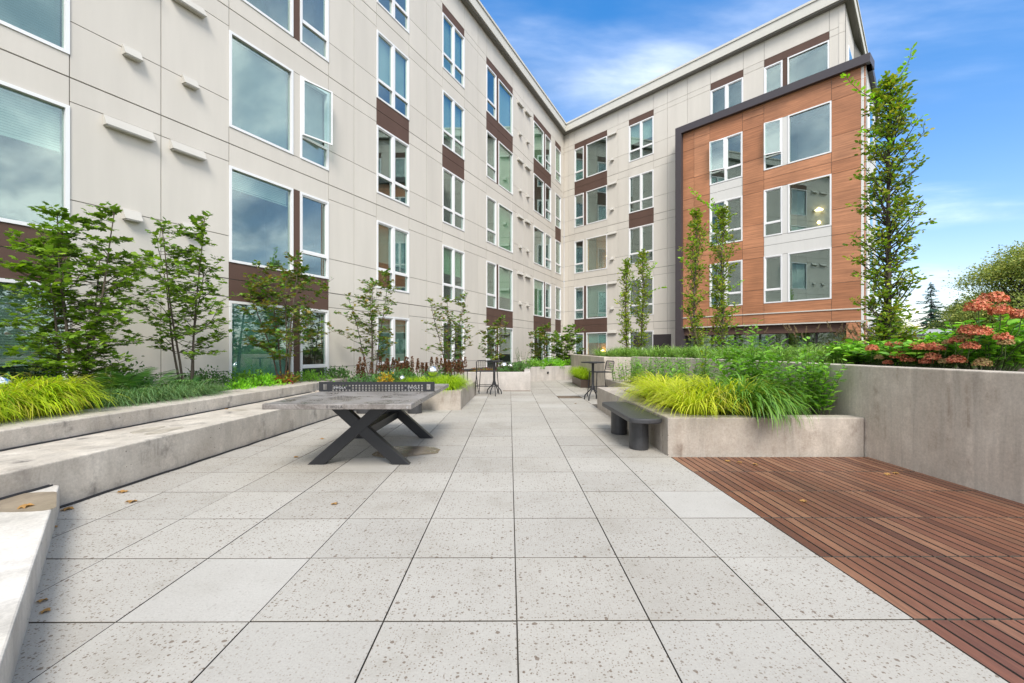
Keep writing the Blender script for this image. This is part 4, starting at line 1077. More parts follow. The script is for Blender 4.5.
# ---- trees
def cr(a,b,c,d_,t): return 0.5*((2*b)+(-a+c)*t+(2*a-5*b+4*c-d_)*t*t+(-a+3*b-3*c+d_)*t**3)
def tree(name,label,cat,loc,h,env,stems_n=1,base_r=.05,nb=60,per=26,leaf=MAPLE,size=.09,mat='maple',accent=None,group=None,lean=.25,bstart=.25,flat=.6,rise=.35,trunk_r=.03,bark='bark',tw=.28,droop=0,seed=0,shoots=()):
    """env(t)->(radius) crown profile over relative height"""
    r=np.random.default_rng(seed); root=tag(empty(name,loc),label,cat,group)
    tm=MB(); pos=[];d=[];nn=[];sz=[]; ap=[];ad=[];an=[];az_=[]
    tips=[]
    for s in range(stems_n):
        a=2*math.pi*s/max(1,stems_n)+r.uniform(-.5,.5); ln=lean*h*(r.uniform(.3,1) if stems_n>1 else r.uniform(0,.2)); hh=h*(1 if s==0 else r.uniform(.62,.96))
        b=Vector((math.cos(a),math.sin(a),0))*(base_r if stems_n>1 else 0)
        pts=[]; K=9; wob_=[r.uniform(-.03,.03) for _ in range(4)]
        for k in range(K+1):
            t=k/K; pts.append(b+Vector((math.cos(a),math.sin(a),0))*ln*(t**1.2)+Vector((math.sin(t*7+wob_[0]*90)*.02*h*.3,math.cos(t*6+wob_[1]*90)*.02*h*.3,hh*t)))
        tm.tube(pts,[trunk_r*(1-.85*k/K)+.003 for k in range(K+1)],6); tips.append(pts)
    def along(pts,t):
        f=t*(len(pts)-1); i=min(int(f),len(pts)-2); return pts[i].lerp(pts[i+1],f-i)
    def twig(p0,dirv,L,rad,nl,new=False,sz_=size):
        K=5; pts=[p0]; dv=dirv.normalized()
        for k in range(K):
            dv=(dv+Vector((r.uniform(-.18,.18),r.uniform(-.18,.18),r.uniform(-.12,.14)-droop*.1))).normalized(); pts.append(pts[-1]+dv*L/K)
        tm.tube(pts,[rad*(1-.8*k/K)+.0012 for k in range(K+1)],4,cap=False)
        for q in range(nl):
            t=.15+.85*(q+r.uniform(0,1))/nl; p=along(pts,t); a=r.uniform(0,6.283)
            sd_=Vector((math.cos(a),math.sin(a),r.uniform(-.35,.25)))+dv*.7
            nv=Vector((r.normal(0,.35),r.normal(0,.35),1)) if flat>.3 else Vector((r.normal(0,1),r.normal(0,1),.8))
            if new: ap.append(p+sd_*.02);ad.append(sd_);an.append(nv);az_.append(sz_*r.uniform(.7,1.15))
            else: pos.append(p+sd_*.025);d.append(sd_);nn.append(nv);sz.append(sz_*r.uniform(.6,1.15))
        return pts
    for i in range(nb):
        pts=tips[i%stems_n]; t=bstart+(1-bstart)*((i//stems_n)+r.uniform(0,1))*stems_n/nb; t=min(t,.99)
        p=along(pts,t); zt=min(p.z/h,1)
        R_=env(zt)*r.uniform(.55,1.12); a=r.uniform(0,6.283)
        out=Vector((math.cos(a),math.sin(a),0))*R_
        # target measured from the trunk axis
        tgt=Vector((p.x*.6,p.y*.6,p.z))+out+Vector((0,0,R_*rise*r.uniform(.4,1.5)))
        dv=tgt-p; L=dv.length
        if L<.05: continue
        bpts=twig(p,dv,L,trunk_r*.28*(1-zt*.6)+.002,max(3,int(per*.35)))
        for k in range(3):
            q=along(bpts,r.uniform(.35,1)); a2=r.uniform(0,6.283)
            dv2=(dv.normalized()*.7+Vector((math.cos(a2),math.sin(a2),r.uniform(-.3,.5))))
            isn = accent and (k==0 and r.uniform()<.10)
            twig(q,dv2,tw*h*.12*r.uniform(.7,1.3)+.06,.003,max(3,int(per*.25)),isn)
    for pts_ in tips: twig(along(pts_,.97),Vector((0,0,1)),.12*h*.5,.004,int(per*.5),False)
    for (t,dirv,L) in shoots:
        p=along(tips[0],t); twig(p,Vector(dirv),L,.006,int(L*42),True,size*1.1)
    tm.build('trunk',M[bark],root)
    V,Fl=leaf_geo(leaf[0],leaf[1],pos,d,nn,sz)
    if accent and ap:
        V2,F2=leaf_geo(leaf[0],leaf[1],ap,ad,an,az_); VV,FF=merge([(V,Fl),(V2,F2)])
        cr_=np_mesh('crown',VV,FF,M[mat],root); cr_.data.materials.append(M[accent])
        mi=np.concatenate([np.zeros(len(f),np.int32) for f in Fl]+[np.ones(len(f),np.int32) for f in F2]); cr_.data.polygons.foreach_set('material_index',mi)
    else: np_mesh('crown',V,Fl,M[mat],root)
    return root
vase=lambda R_,lo=.15: (lambda t: R_*(.55+.45*math.sin(min(1,(t)/.62)*math.pi/2))*(1 if t<.6 else max(.14,1-(t-.6)/.4*.95)))
GM='vine maples in front of the left wing'
tree('vine_maple','large dense vine maple in front of the leftmost window','tree',(-6.05,6.25,.5),2.72,vase(.88),5,.10,150,32,MAPLE,.085,'maple','maple_new',GM,.17,.16,trunk_r=.018,seed=1)
tree('vine_maple','slim multi stemmed vine maple in front of the blank wall with vents','tree',(-5.72,7.9,.5),3.1,vase(.82),4,.08,92,27,MAPLE,.085,'maple','maple_new',GM,.20,.26,trunk_r=.018,seed=2)
tree('vine_maple','vine maple with bronze tips in front of the second big window','tree',(-5.05,10.0,.5),2.85,vase(1.02),5,.10,100,28,MAPLE,.085,'maple_bronze',None,GM,.22,.22,trunk_r=.018,seed=3)
tree('vine_maple','airy leaning vine maple behind the chartreuse planter','tree',(-3.75,12.1,.45),2.95,vase(.72),4,.08,70,24,MAPLE,.085,'maple_bronze',None,GM,.18,.2,trunk_r=.015,seed=4)
tree('vine_maple','open vine maple left of the black bar stools','tree',(-2.0,14.2,.5),2.55,vase(.85),4,.08,64,22,MAPLE,.085,'maple_bronze',None,GM,.22,.2,trunk_r=.015,seed=5)
tree('vine_maple','small vine maple behind the mirror balls of the far planter','tree',(-.62,17.3,.52),2.05,vase(.62),4,.07,48,22,MAPLE,.10,'maple_bronze','maple_new',GM,.2,.12,trunk_r=.014,seed=6)
tree('vine_maple','small bronze vine maple in the far planter before the corner','tree',(1.28,20.8,.52),1.95,vase(.6),3,.07,60,24,MAPLE,.10,'maple_bronze',None,GM,.2,.1,trunk_r=.014,seed=7)
tree('vine_maple','dark rounded vine maple at the inner corner of the building','tree',(2.65,22.3,.52),1.95,vase(1.0),4,.08,90,28,MAPLE,.11,'maple',None,GM,.2,.06,trunk_r=.014,seed=8)
stems(16,.3,.9,OVAL,.07,M['darkgreen'],'small_shrub','thin twiggy shrub right of the far planter maple','shrub',(.35,17.6,.52),per=10,spread=.5)
colu=lambda R_: (lambda t: R_*(.75+.25*math.sin(t*math.pi))*(1 if t<.75 else max(.12,1-(t-.75)/.25*.9)))
GC='columnar hornbeams on the raised bed'
tree('columnar_hornbeam','slender hornbeam left of its twin in front of the cream wall','tree',(4.05,16.0,1.0),3.45,colu(.25),1,.02,80,20,OVAL,.085,'horn','horn_new',GC,.1,.08,0.2,1.6,trunk_r=.03,tw=.16,seed=11)
tree('columnar_hornbeam','slender hornbeam right of its twin in front of the cream wall','tree',(4.6,16.0,1.0),3.75,colu(.28),1,.02,92,21,OVAL,.085,'horn','horn_new',GC,.1,.06,0.2,1.6,trunk_r=.032,tw=.16,seed=12,shoots=[(.75,(.8,0,.75),.8),(.6,(.9,.0,.7),.9)])
tree('columnar_hornbeam','slender hornbeam beside the dark frame of the wood clad bay','tree',(5.27,13.0,1.0),4.3,colu(.34),1,.02,115,22,OVAL,.085,'horn','horn_new',GC,.1,.03,0.2,1.6,trunk_r=.032,tw=.16,seed=13,shoots=[(.6,(-.9,0,.55),.6)])
tree('columnar_hornbeam','hornbeam with arching shoots in front of the left windows of the wood clad bay','tree',(6.02,12.9,1.0),4.3,colu(.36),1,.02,125,22,OVAL,.085,'horn','horn_new',GC,.1,.03,0.2,1.6,trunk_r=.035,tw=.16,seed=14,shoots=[(.95,(-.75,0,.7),1.3),(.45,(.85,-.2,.5),.6),(.3,(.9,0,.45),.5),(.93,(-.5,0,.9),.7)])
tree('columnar_hornbeam','tallest hornbeam on the right edge of the wood clad bay with lime green top shoots','tree',(7.05,8.45,1.0),5.35,colu(.47),1,.02,190,32,OVAL,.082,'horn','horn_new',GC,.08,.02,0.2,1.1,trunk_r=.06,bark='bark_dark',tw=.22,seed=15,shoots=[(.90,(-.95,.1,.42),1.15),(.97,(.5,0,.9),.95),(.80,(-.95,0,.15),.55)])

# ---- hydrangeas
def flower_head(parent,p,r,mat,rs):
    n=240; u=rs.normal(0,1,(n,3)); u/=np.linalg.norm(u,axis=1,keepdims=True); u[:,2]=np.abs(u[:,2])*1.0-.25
    u/=np.linalg.norm(u,axis=1,keepdims=True)
    ps=[];dd=[];nn=[];sz=[]
    for k in range(n):
        nv=Vector(u[k]); o_=nv.orthogonal().normalized(); w=nv.cross(o_); c=Vector((nv.x*r,nv.y*r,nv.z*r*.8))*rs.uniform(.62,1.08); ph=rs.uniform(0,1.5); nv=(nv+Vector(rs.normal(0,.45,3))).normalized(); o_=nv.orthogonal().normalized(); w=nv.cross(o_)
        for q in range(4):
            a=ph+q*math.pi/2; ps.append(c); dd.append(o_*math.cos(a)+w*math.sin(a)+nv*.35); nn.append(nv); sz.append(r*.17)
    V,Fl=leaf_geo(QUAD[0],QUAD[1],ps,dd,nn,sz); f=np_mesh('flower_head',V,Fl,mat,parent); f.location=p; return f
def hydrangea(loc,h,r,label,heads_,n=30,seed=0,mat='hydr'):
    root=tag(empty('hydrangea',loc),label,'shrub','hydrangeas on the raised bed'); rs=np.random.default_rng(seed)
    sm=MB(); pos=[];d=[];nn=[];sz=[]
    for i in range(n):
        a=rs.uniform(0,6.283); q=r*math.sqrt(rs.uniform(0,1)); hh=h*rs.uniform(.6,1.0)*(1-.35*(q/r)**2)
        tipp=Vector((math.cos(a)*q,math.sin(a)*q,hh)); b=Vector((tipp.x*.35,tipp.y*.35,0))
        sm.tube([b,b.lerp(tipp,.5)+Vector((0,0,.08)),tipp],.004,4)
        for k in range(16):
            t=.2+.8*(k+.5)/16; p=b.lerp(tipp,t)+Vector((0,0,.08*math.sin(t*3.1))); ga=k*2.2+a
            dv=Vector((math.cos(ga),math.sin(ga),.15+rs.uniform(-.3,.3))); pos.append(p); d.append(dv); nn.append(Vector((rs.normal(0,.3),rs.normal(0,.3),1))); sz.append(.115*rs.uniform(.6,1.15))
    sm.build('stem',M['stem'],root)
    V,Fl=leaf_geo(OVAL[0],OVAL[1],pos,d,nn,np.array(sz)*1.0); V2=V
    np_mesh('foliage',V,Fl,M[mat],root)
    for (px,py,Y,rr_,m_) in heads_:
        if py>325: Y=min(Y,4.70/((px-512)/F))
        X=(px-512)/F*Y; z=H-(py-HZ)*Y/F
        pp=(X-loc[0],Y-loc[1],z-loc[2]); f=flower_head(root,pp,rr_,M[m_],rs)
        sm=MB(); sm.tube([(pp[0]*.4,pp[1]*.4+.05,max(.05,pp[2]-.5)),(pp[0]*.9,pp[1]*.95+.02,pp[2]-.15),pp],.004,4); sm.build('flower_stem',M['stem'],root)
    return root
a_,b_='hydr_fl','hydr_fl2'
hydrangea((5.18,4.9,1.04),.72,.55,'tallest hydrangea at the right edge with big rust red flower heads',[(978,308,4.5,.10,a_),(993,300,4.75,.11,a_),(1001,312,4.45,.09,a_),(1022,316,4.4,.08,a_),(1003,338,4.4,.065,a_),(1006,343,4.35,.055,b_)],75,21)
hydrangea((4.98,5.35,1.04),.42,.45,'low hydrangea below the tall one with coral flower heads near the wall cap',[(969,331,4.95,.085,a_),(981,333,4.9,.085,a_),(957,341,5.05,.065,a_),(957,361,4.85,.075,a_),(982,364,4.75,.07,b_),(944,362,4.95,.05,b_),(970,347,4.6,.07,a_),(965,338,4.8,.06,b_)],62,22)
hydrangea((5.15,6.1,1.04),.40,.5,'hydrangea with several coral heads in the middle of the raised bed edge',[(933,358,5.3,.075,a_),(934,348,5.7,.075,a_),(921,348,5.75,.07,a_),(940,349,5.6,.05,a_),(915,347,5.9,.06,a_),(926,362,5.2,.06,a_),(948,343,5.0,.05,b_)],62,23)
hydrangea((5.15,6.75,1.04),.42,.5,'hydrangea nearest the lilyturf with rust heads',[(900,356,5.9,.095,a_),(872,349,6.3,.07,a_),(890,345,6.5,.05,a_),(888,363,6.0,.05,a_),(879,358,6,.05,b_),(908,360,5.6,.07,a_),(897,346,6.1,.06,a_)],62,24)
hydrangea((6.1,4.7,1.04),.92,.6,'bright green leafy shrub at the right frame edge behind the tall hydrangea',[],50,25,'bright')
hydrangea((6.2,6.4,1.04),.50,.7,'lime green shrub behind the coral hydrangeas',[],55,26,'bright')
hydrangea((6.7,7.7,1.04),.45,.6,'light green shrub at the foot of the tallest hornbeam',[],50,27,'leafy')
def shrub(loc,r,h,n,size,mat,label,leaf=OVAL,name='shrub',group=None,cat='shrub',seed=0,flatn=.8):
    rs=np.random.default_rng(seed); root=tag(empty(name,loc),label,cat,group)
    ncl=max(8,n//45); cl=rs.normal(0,1,(ncl,3)); cl/=np.linalg.norm(cl,axis=1,keepdims=True); cl*= (rs.uniform(.25,1,(ncl,1))**.5); cl[:,2]=np.abs(cl[:,2])
    idx=rs.integers(0,ncl,n); p=cl[idx]+rs.normal(0,.17,(n,3)); p[:,2]=np.maximum(p[:,2],.02)
    pos=p*np.array([r,r,h]); d=p*1.0+rs.normal(0,.6,(n,3)); nn=rs.normal(0,flatn,(n,3))+np.array([0,0,1.])
    V,Fl=leaf_geo(leaf[0],leaf[1],pos,d,nn,size*rs.uniform(.6,1.2,n)); np_mesh('foliage',V,Fl,M[mat],root)
    mb=MB()
    for c in cl[:min(30,ncl)]: 
        e=Vector((c[0]*r,c[1]*r,c[2]*h)); mb.tube([(e.x*.1,e.y*.1,0),e*.5+Vector((0,0,.03)),e],[.008,.006,.002],4)
    mb.build('branch',M['bark'],root); return root
shrub((7.8,9.6,1.0),.9,.62,2600,.07,'bronze_leaf','bronze tinted shrub right of the tallest hornbeam',seed=31)
shrub((9.3,10.2,1.0),1.0,.60,2600,.07,'bronze_leaf','wide bronze green shrub in the background below the conifer',seed=32)
shrub((7.6,7.2,1.0),.7,.52,1800,.07,'leafy','green shrub between the hydrangeas and the bronze shrubs',seed=33)
shrub((8.8,7.4,1.0),.8,.62,2000,.07,'bronze_leaf','reddish green shrub behind the tall hydrangea',seed=34)
shrub((4.35,16.6,1.0),.7,.32,1200,.06,'bronze_leaf','low russet shrub at the foot of the paired slender hornbeams',seed=35)
shrub((7.2,8.6,1.0),.28,1.0,700,.09,'darkgreen','dark green climber foliage around the base of the tallest hornbeam',seed=36)

# ---- left bed understory
def fern(loc,n,L,label,seed=0,mat='fern'):
    rs=np.random.default_rng(seed); root=tag(empty('fern',loc),label,'fern','ferns in the left bed'); mb=MB(); pos=[];d=[];nn=[];sz=[]
    for i in range(n):
        a=rs.uniform(0,6.283); ln=L*rs.uniform(.7,1.1); ang=rs.uniform(.1,.6); p=Vector((0,0,0)); pts=[p.copy()]; K=10
        dh=Vector((math.cos(a),math.sin(a),0)); sd_=Vector((-math.sin(a),math.cos(a),0))
        for k in range(K):
            ang+=.13; p=p+(dh*math.sin(ang)+Vector((0,0,1))*math.cos(ang))*ln/K; pts.append(p.copy())
            dv=(dh*math.sin(ang)+Vector((0,0,1))*math.cos(ang)); up=sd_.cross(dv)
            w=L*.28*math.sin(math.pi*min(1,(k+1.2)/(K+1)))**.8
            for s in (-1,1):
                for sub_ in (0,.5):
                    pos.append(p-dv*sub_*ln/K); d.append(sd_*s+dv*.5-Vector((0,0,.15))); nn.append(-up if up.z<0 else up); sz.append(max(.03,w))
        mb.tube(pts,.003,4)
    mb.build('stem',M['stem'],root); V,Fl=leaf_geo([(0,0,0),(.07,.4,0),(0,1,-.05),(-.07,.4,0)],[(0,1,2,3)],pos,d,nn,sz); np_mesh('frond',V,Fl,M[mat],root); return root
fern((-5.75,6.55,.5),24,.85,'fern right of the leftmost maple in the left bed',41)
fern((-5.8,7.1,.5),24,.85,'fern left of the slim maple stems',42)
fern((-5.55,7.65,.5),20,.65,'fern at the foot of the slim maple',43)
GB='grey green sedge mounds along the left bed'
gm=tuft(420,.17,.55,.009,1.7,M['mound'],'sedge_mound',None,None,K=5,lean=(.1,.9))
Ls=['grey green sedge mound right after the golden grass','grey green sedge mound in front of the first fern','grey green sedge mound between the ferns and the cap','grey green sedge mound in front of the slim maple','grey green sedge mound behind the golden grass end','grey green sedge mound left of the lime groundcover']
for i,(x,y) in enumerate([(-5.30,6.0),(-5.28,6.4),(-5.24,6.8),(-5.2,7.25),(-5.75,5.95),(-5.2,7.6)]):
    o=gm if i==0 else gm.copy()
    if i: COL.objects.link(o)
    o.location=(x,y,.5); o.rotation_euler.z=U(0,6); s=U(.85,1.15); o.scale=(s,s,s); tag(o,Ls[i],'sedge',GB)
shrub((-5.35,8.75,.5),.42,.20,900,.06,'bright','lime green groundcover left of the bronze tipped maple',seed=51,name='groundcover_plant',cat='plant')
shrub((-5.15,9.3,.5),.40,.24,900,.06,'bright','lime green groundcover in the middle of the left bed',seed=52,name='groundcover_plant',cat='plant')
shrub((-5.05,9.85,.5),.40,.28,900,.055,'redleaf','red and green groundcover beside the table end of the left bed',seed=53,name='groundcover_plant',cat='plant')
shrub((-5.45,9.6,.5),.5,.38,1000,.06,'leafy','green shrub under the bronze tipped maple',seed=54,name='groundcover_plant',cat='plant')
shrub((-6.6,5.6,.5),.5,.5,900,.09,'darkgreen','dark shrub in the shade below the leftmost window',seed=55)
shrub((-5.9,8.6,.5),.45,.42,1100,.055,'darkgreen','dark green low shrub right of the slim maple near the wall',seed=56)
shrub((-6.3,7.2,.5),.5,.55,1100,.06,'darkgreen','dark green shrub behind the ferns against the wall',seed=57)
shrub((-4.75,10.7,.5),.4,.34,900,.055,'leafy','green low shrub behind the near end of the table between the maples',seed=58)
shrub((-4.6,11.8,.5),.45,.36,900,.055,'darkgreen','dark green shrub left of the airy leaning maple',seed=59)
# far left planter contents
GCH='chartreuse grass clumps of the square cornered planter'
cg=tuft(480,.20,.58,.014,1.6,M['chart'],'chartreuse_grass',None,None,K=6,lean=(.1,.9))
Lc=['chartreuse grass clump at the front corner of the planter','chartreuse grass clump left of the planter corner','chartreuse grass clump in front of the large mirror ball','chartreuse grass clump on the right side of the planter','chartreuse grass clump farther back on the right side of the planter']
for i,(x,y) in enumerate([(-1.5,10.25),(-1.85,10.2),(-2.15,10.25),(-1.5,10.75),(-1.55,11.3)]):
    o=cg if i==0 else cg.copy()
    if i: COL.objects.link(o)
    o.location=(x,y,.38); o.rotation_euler.z=U(0,6); tag(o,Lc[i],'ornamental grass',GCH)
shrub((-3.35,10.4,.38),.5,.36,1500,.055,'darkgreen','dark green shrub at the left of the chartreuse planter',seed=61)
shrub((-2.55,10.7,.38),.55,.42,1500,.055,'darkgreen','dark green shrub behind the mirror balls',seed=62)
shrub((-3.0,11.3,.38),.6,.40,1500,.055,'darkgreen','dark green shrub beneath the rust plumes',seed=63)
shrub((-2.0,11.6,.38),.6,.38,1500,.055,'darkgreen','dark green shrub at the back of the chartreuse planter',seed=66)
shrub((-2.85,10.25,.38),.20,.34,380,.06,'yellowleaf','yellow orange leafy plant at the front of the chartreuse planter',seed=64)
def astilbe(x,y,label,seed,n=9,h=.72):
    rs=np.random.default_rng(seed); root=tag(empty('plume_flower',(x,y,.38)),label,'flower','rust plume flowers in the planter'); mb=MB(); pos=[];d=[];nn=[];sz=[]
    for i in range(n):
        a=rs.uniform(0,6.28); q=rs.uniform(0,.38); hh=h*rs.uniform(.62,1.12); b=Vector((math.cos(a)*q,math.sin(a)*q,0)); e=b+Vector((0,0,hh)); mb.tube([b*.5,e],.003,4)
        for k in range(110):
            t=rs.uniform(0,1); w=.055*(1-t)**.8+.004; a2=rs.uniform(0,6.28); p=e+Vector((math.cos(a2)*w*rs.uniform(.2,1),math.sin(a2)*w*rs.uniform(.2,1),-.30*(1-t)+.02)); pos.append(p); d.append(Vector((math.cos(a2),math.sin(a2),.8))); nn.append(Vector((rs.normal(),rs.normal(),.5))); sz.append(.032)
    mb.build('stem',M['stem'],root); V,Fl=leaf_geo(QUAD[0],QUAD[1],pos,d,nn,sz); np_mesh('plume',V,Fl,M['astilbe'],root)
for i,(x,y,lb) in enumerate([(-3.75,11.4,'rust red plumes at the far left of the planter'),(-3.2,11.9,'rust red plumes behind the yellow plant'),(-2.7,11.7,'rust red plumes left of the large mirror ball'),(-2.2,12.1,'rust red plumes behind the large mirror ball'),(-1.8,11.9,'rust red plumes above the chartreuse clumps'),(-1.5,12.4,'rust red plumes at the back right corner of the planter'),(-3.0,12.4,'rust red plumes at the back of the planter below the maple')]):
    astilbe(x,y,lb,70+i,h=.66)
# far planter
shrub((-.15,15.5,.52),.45,.25,900,.06,'darkgreen','dark green shrub at the right end of the far planter front',seed=81)
shrub((.2,17.0,.52),.5,.3,900,.06,'darkgreen','dark green shrub along the side of the far planter',seed=82)
shrub((-1.0,15.4,.52),.4,.16,700,.06,'redleaf','reddish low plant behind the bar table',seed=86)
shrub((.75,19.4,.52),.6,.40,1300,.07,'leafy','green bushy plant at the bend of the far planter',seed=83)
shrub((1.75,20.3,.52),.6,.38,1200,.07,'bright','lime green plant on the far planter wing',seed=84)
shrub((2.6,21.0,.52),.6,.36,1200,.07,'bright','lime green plant on the far planter wing before the door',seed=85)
shrub((3.5,21.8,.52),.5,.36,900,.07,'leafy','green plant at the right end of the far planter wing',seed=87)
cb=tuft(620,.30,.72,.015,1.35,M['chart'],'chartreuse_grass',None,None,K=6,lean=(.1,.8))
for i,(y,lb) in enumerate([(15.85,'chartreuse grass in the bronze box planter, nearest clump'),(16.6,'chartreuse grass in the middle of the bronze box planter'),(17.35,'chartreuse grass at the far end of the bronze box planter')]):
    o=cb if i==0 else cb.copy()
    if i: COL.objects.link(o)
    o.location=(2.72,y,.24); tag(o,lb,'ornamental grass','chartreuse grass clumps of the bronze box planter')

# ---- background
def far_tree(loc,h,r,n,size,label,seed,mat='far_leaf',lo=.2):
    rs=np.random.default_rng(seed); root=tag(empty('broadleaf_tree',loc),label,'tree','broadleaf trees beyond the terrace'); mb=MB()
    mb.tube([(0,0,0),(.1,0,h*.3),(.0,.1,h*.6),(0,0,h*.9)],[h*.03,h*.025,h*.015,h*.004],8)
    ncl=120; cl=[]
    for i in range(ncl):
        a=rs.uniform(0,6.283); t=rs.uniform(lo,1); rr=r*math.sin(math.pi*(.15+.8*(t-lo)/(1-lo)))**.7*rs.uniform(.45,1.05); c=Vector((math.cos(a)*rr,math.sin(a)*rr,t*h)); cl.append(c)
        mb.tube([(0,0,max(.1,t*h-rr*.8)),c*.6+Vector((0,0,t*h*.38)),c],[h*.008,h*.005,h*.002],5)
    idx=rs.integers(0,ncl,n); C=np.array([list(c) for c in cl])[idx]; s=r*.12
    off=rs.normal(0,1,(n,3))*np.array([s,s,s*.55]); pos=C+off
    nn=rs.normal(0,.7,(n,3))+np.array([0,0,1.]); d=off+rs.normal(0,s,(n,3))
    mb.build('trunk',M['bark_dark'],root); V,Fl=leaf_geo(OVAL[0],OVAL[1],pos,d,nn,size*rs.uniform(.6,1.3,n)); np_mesh('crown',V,Fl,M[mat],root)
far_tree((71,60,-.3),15,8.6,60000,.26,'broad olive green tree filling the sky at the right edge',91)
far_tree((67,66,-.3),8.0,4.2,18000,.24,'smaller rounded tree left of the big olive one',92)
far_tree((73,90,-.3),6,5,5000,.4,'low tree behind the conifer',93)
far_tree((86,78,-.3),12,8,16000,.3,'far tree behind the right edge of the frame',94)
far_tree((41.5,52,-.3),5.3,3.2,5000,.22,'small tree in front of the white roofed building',95)
far_tree((48,58,-.3),5.6,3.2,5000,.22,'small tree between the white roofed building and the conifer',96)
def conifer(loc,h,label,seed,r=3.0):
    rs=np.random.default_rng(seed); root=tag(empty('conifer',loc),label,'tree','conifers beyond the terrace'); mb=MB(); mb.tube([(0,0,0),(0,0,h)],[h*.02,.02],7); pos=[];d=[];nn=[];sz=[]
    z=h*.12
    while z<h*.98:
        t=1-z/h; R_=r*t**.85+.12
        for k in range(int(4+3*t)):
            a=rs.uniform(0,6.283); L=R_*rs.uniform(.4,1.3); e=Vector((math.cos(a)*L,math.sin(a)*L,z-L*.16+rs.uniform(-.3,.3))); s0=Vector((0,0,z+rs.uniform(-.35,.35)))
            mb.tube([s0,s0.lerp(e,.5)+Vector((0,0,-L*.08)),e],[.04,.02,.01],4)
            m_=int(16+L*16)
            for q in range(m_):
                u=(q+rs.uniform(0,1))/m_; p=s0.lerp(e,u)+Vector((0,0,-L*.32*u*(1-u))); side=rs.choice([-1,1]); sv=Vector((-math.sin(a)*side,math.cos(a)*side,0))
                pos.append(p); d.append(sv*.9+Vector((math.cos(a),math.sin(a),-.35))*.8+Vector(rs.normal(0,.15,3))); nn.append(Vector((rs.normal(0,.4),rs.normal(0,.4),1))); sz.append((.34+.5*t)*rs.uniform(.6,1.2))
        z+=h*.026
    mb.build('trunk',M['bark_dark'],root); V,Fl=leaf_geo([(0,0,0),(.14,.4,0),(0,1,-.15),(-.14,.4,0)],[(0,1,2,3)],pos,d,nn,sz); np_mesh('crown',V,Fl,M['far_needle'],root)
conifer((74.5,80,-.3),13.6,'tall pointed conifer standing against the sky right of the hornbeam',101,5.2)
conifer((83,84,-.3),11,'second conifer partly hidden by the olive tree',102,3.2)
conifer((65,76,-.3),7.0,'short conifer left of the tall pointed one',103,2.2)
# distant white roofed building
root=tag(empty('distant_building',(54,62,0)),'distant low building with a white roof band seen past the hornbeam','building')
M['dist_wall']=plain('distant_wall',(.30,.32,.36),.8); M['dist_roof']=plain('distant_roof',(.40,.43,.48),.6); M['dist_win']=plain('distant_window',(.06,.08,.11),.15)
mb=MB(); mb.box(-5,6,0,8,-.3,3.4); mb.build('wall',M['dist_wall'],root)
mb=MB(); mb.box(-5.3,6.3,-.3,8.3,3.4,4.1); mb.build('roof',M['dist_roof'],root)
for i in range(4):
    mb=MB(); mb.box(-4.4+i*2.6,-2.4+i*2.6,-.03,.0,2.0,3.1); mb.build('window',M['dist_win'],root)

# ---- fallen leaves
lv=[(62.5,510,0),(126,492.5,.0),(133,501,0),(18,508.5,.205),(58,527,0),(44,600,0),(42,612,0),(333,503.8,0),(321,439.5,0),(298,457,0),(742,463,0),(728,462,0),(758,465,0),(733,453,0),(801,502,0),(885,475,0),(215,382,.58),(228,409,.39),(893,473,0),(575,403.5,0)]
LL=['orange fallen leaf in the corner where the ledge meets the seat wall','brown fallen leaf near the foot of the seat wall','curled orange fallen leaf beside another near the seat wall','fallen leaf lying on the damp stain of the ledge','dark fallen leaf against the ledge','small rust leaf by the ledge joint','rust leaf lying against the near ledge edge','tiny leaf alone on the middle paving','small leaf on the paving left under the table','dark leaf on the paving in front of the table legs','pale leaf on the deck near the low planter','tan leaf left of another on the deck near the planter','tan leaf on the deck near the wall corner','orange leaf at the foot of the low planter face','pale tan leaf in the middle of the deck','brown leaf on the deck near the tall wall','leaf on the upper wall cap','leaf on the wall tread by the table','leaf at the foot of the tall wall','tiny leaf near the gravel pocket']
for i,(px,py,z) in enumerate(lv):
    Y=(H-z)*F/(py-HZ); X=(px-512)/F*Y; rs=np.random.default_rng(200+i)
    s=.085 if i<4 else (.045 if i<7 else .06)
    tv=[(x*1.0,y,zz*2.2+.10*abs(x)+.06*y*y) for x,y,zz in MAPLE[0]]
    V,Fl=leaf_geo(tv,MAPLE[1],[(0,0,0)],[(1,0,.05)],[(0,0,1)],[s])
    o=np_mesh('fallen_leaf',V,Fl,M['fallen']); o.location=(X,Y,z+.006); o.rotation_euler=(rs.uniform(-.1,.1),rs.uniform(-.1,.1),rs.uniform(0,6.28)); tag(o,LL[i],'leaf','fallen leaves')
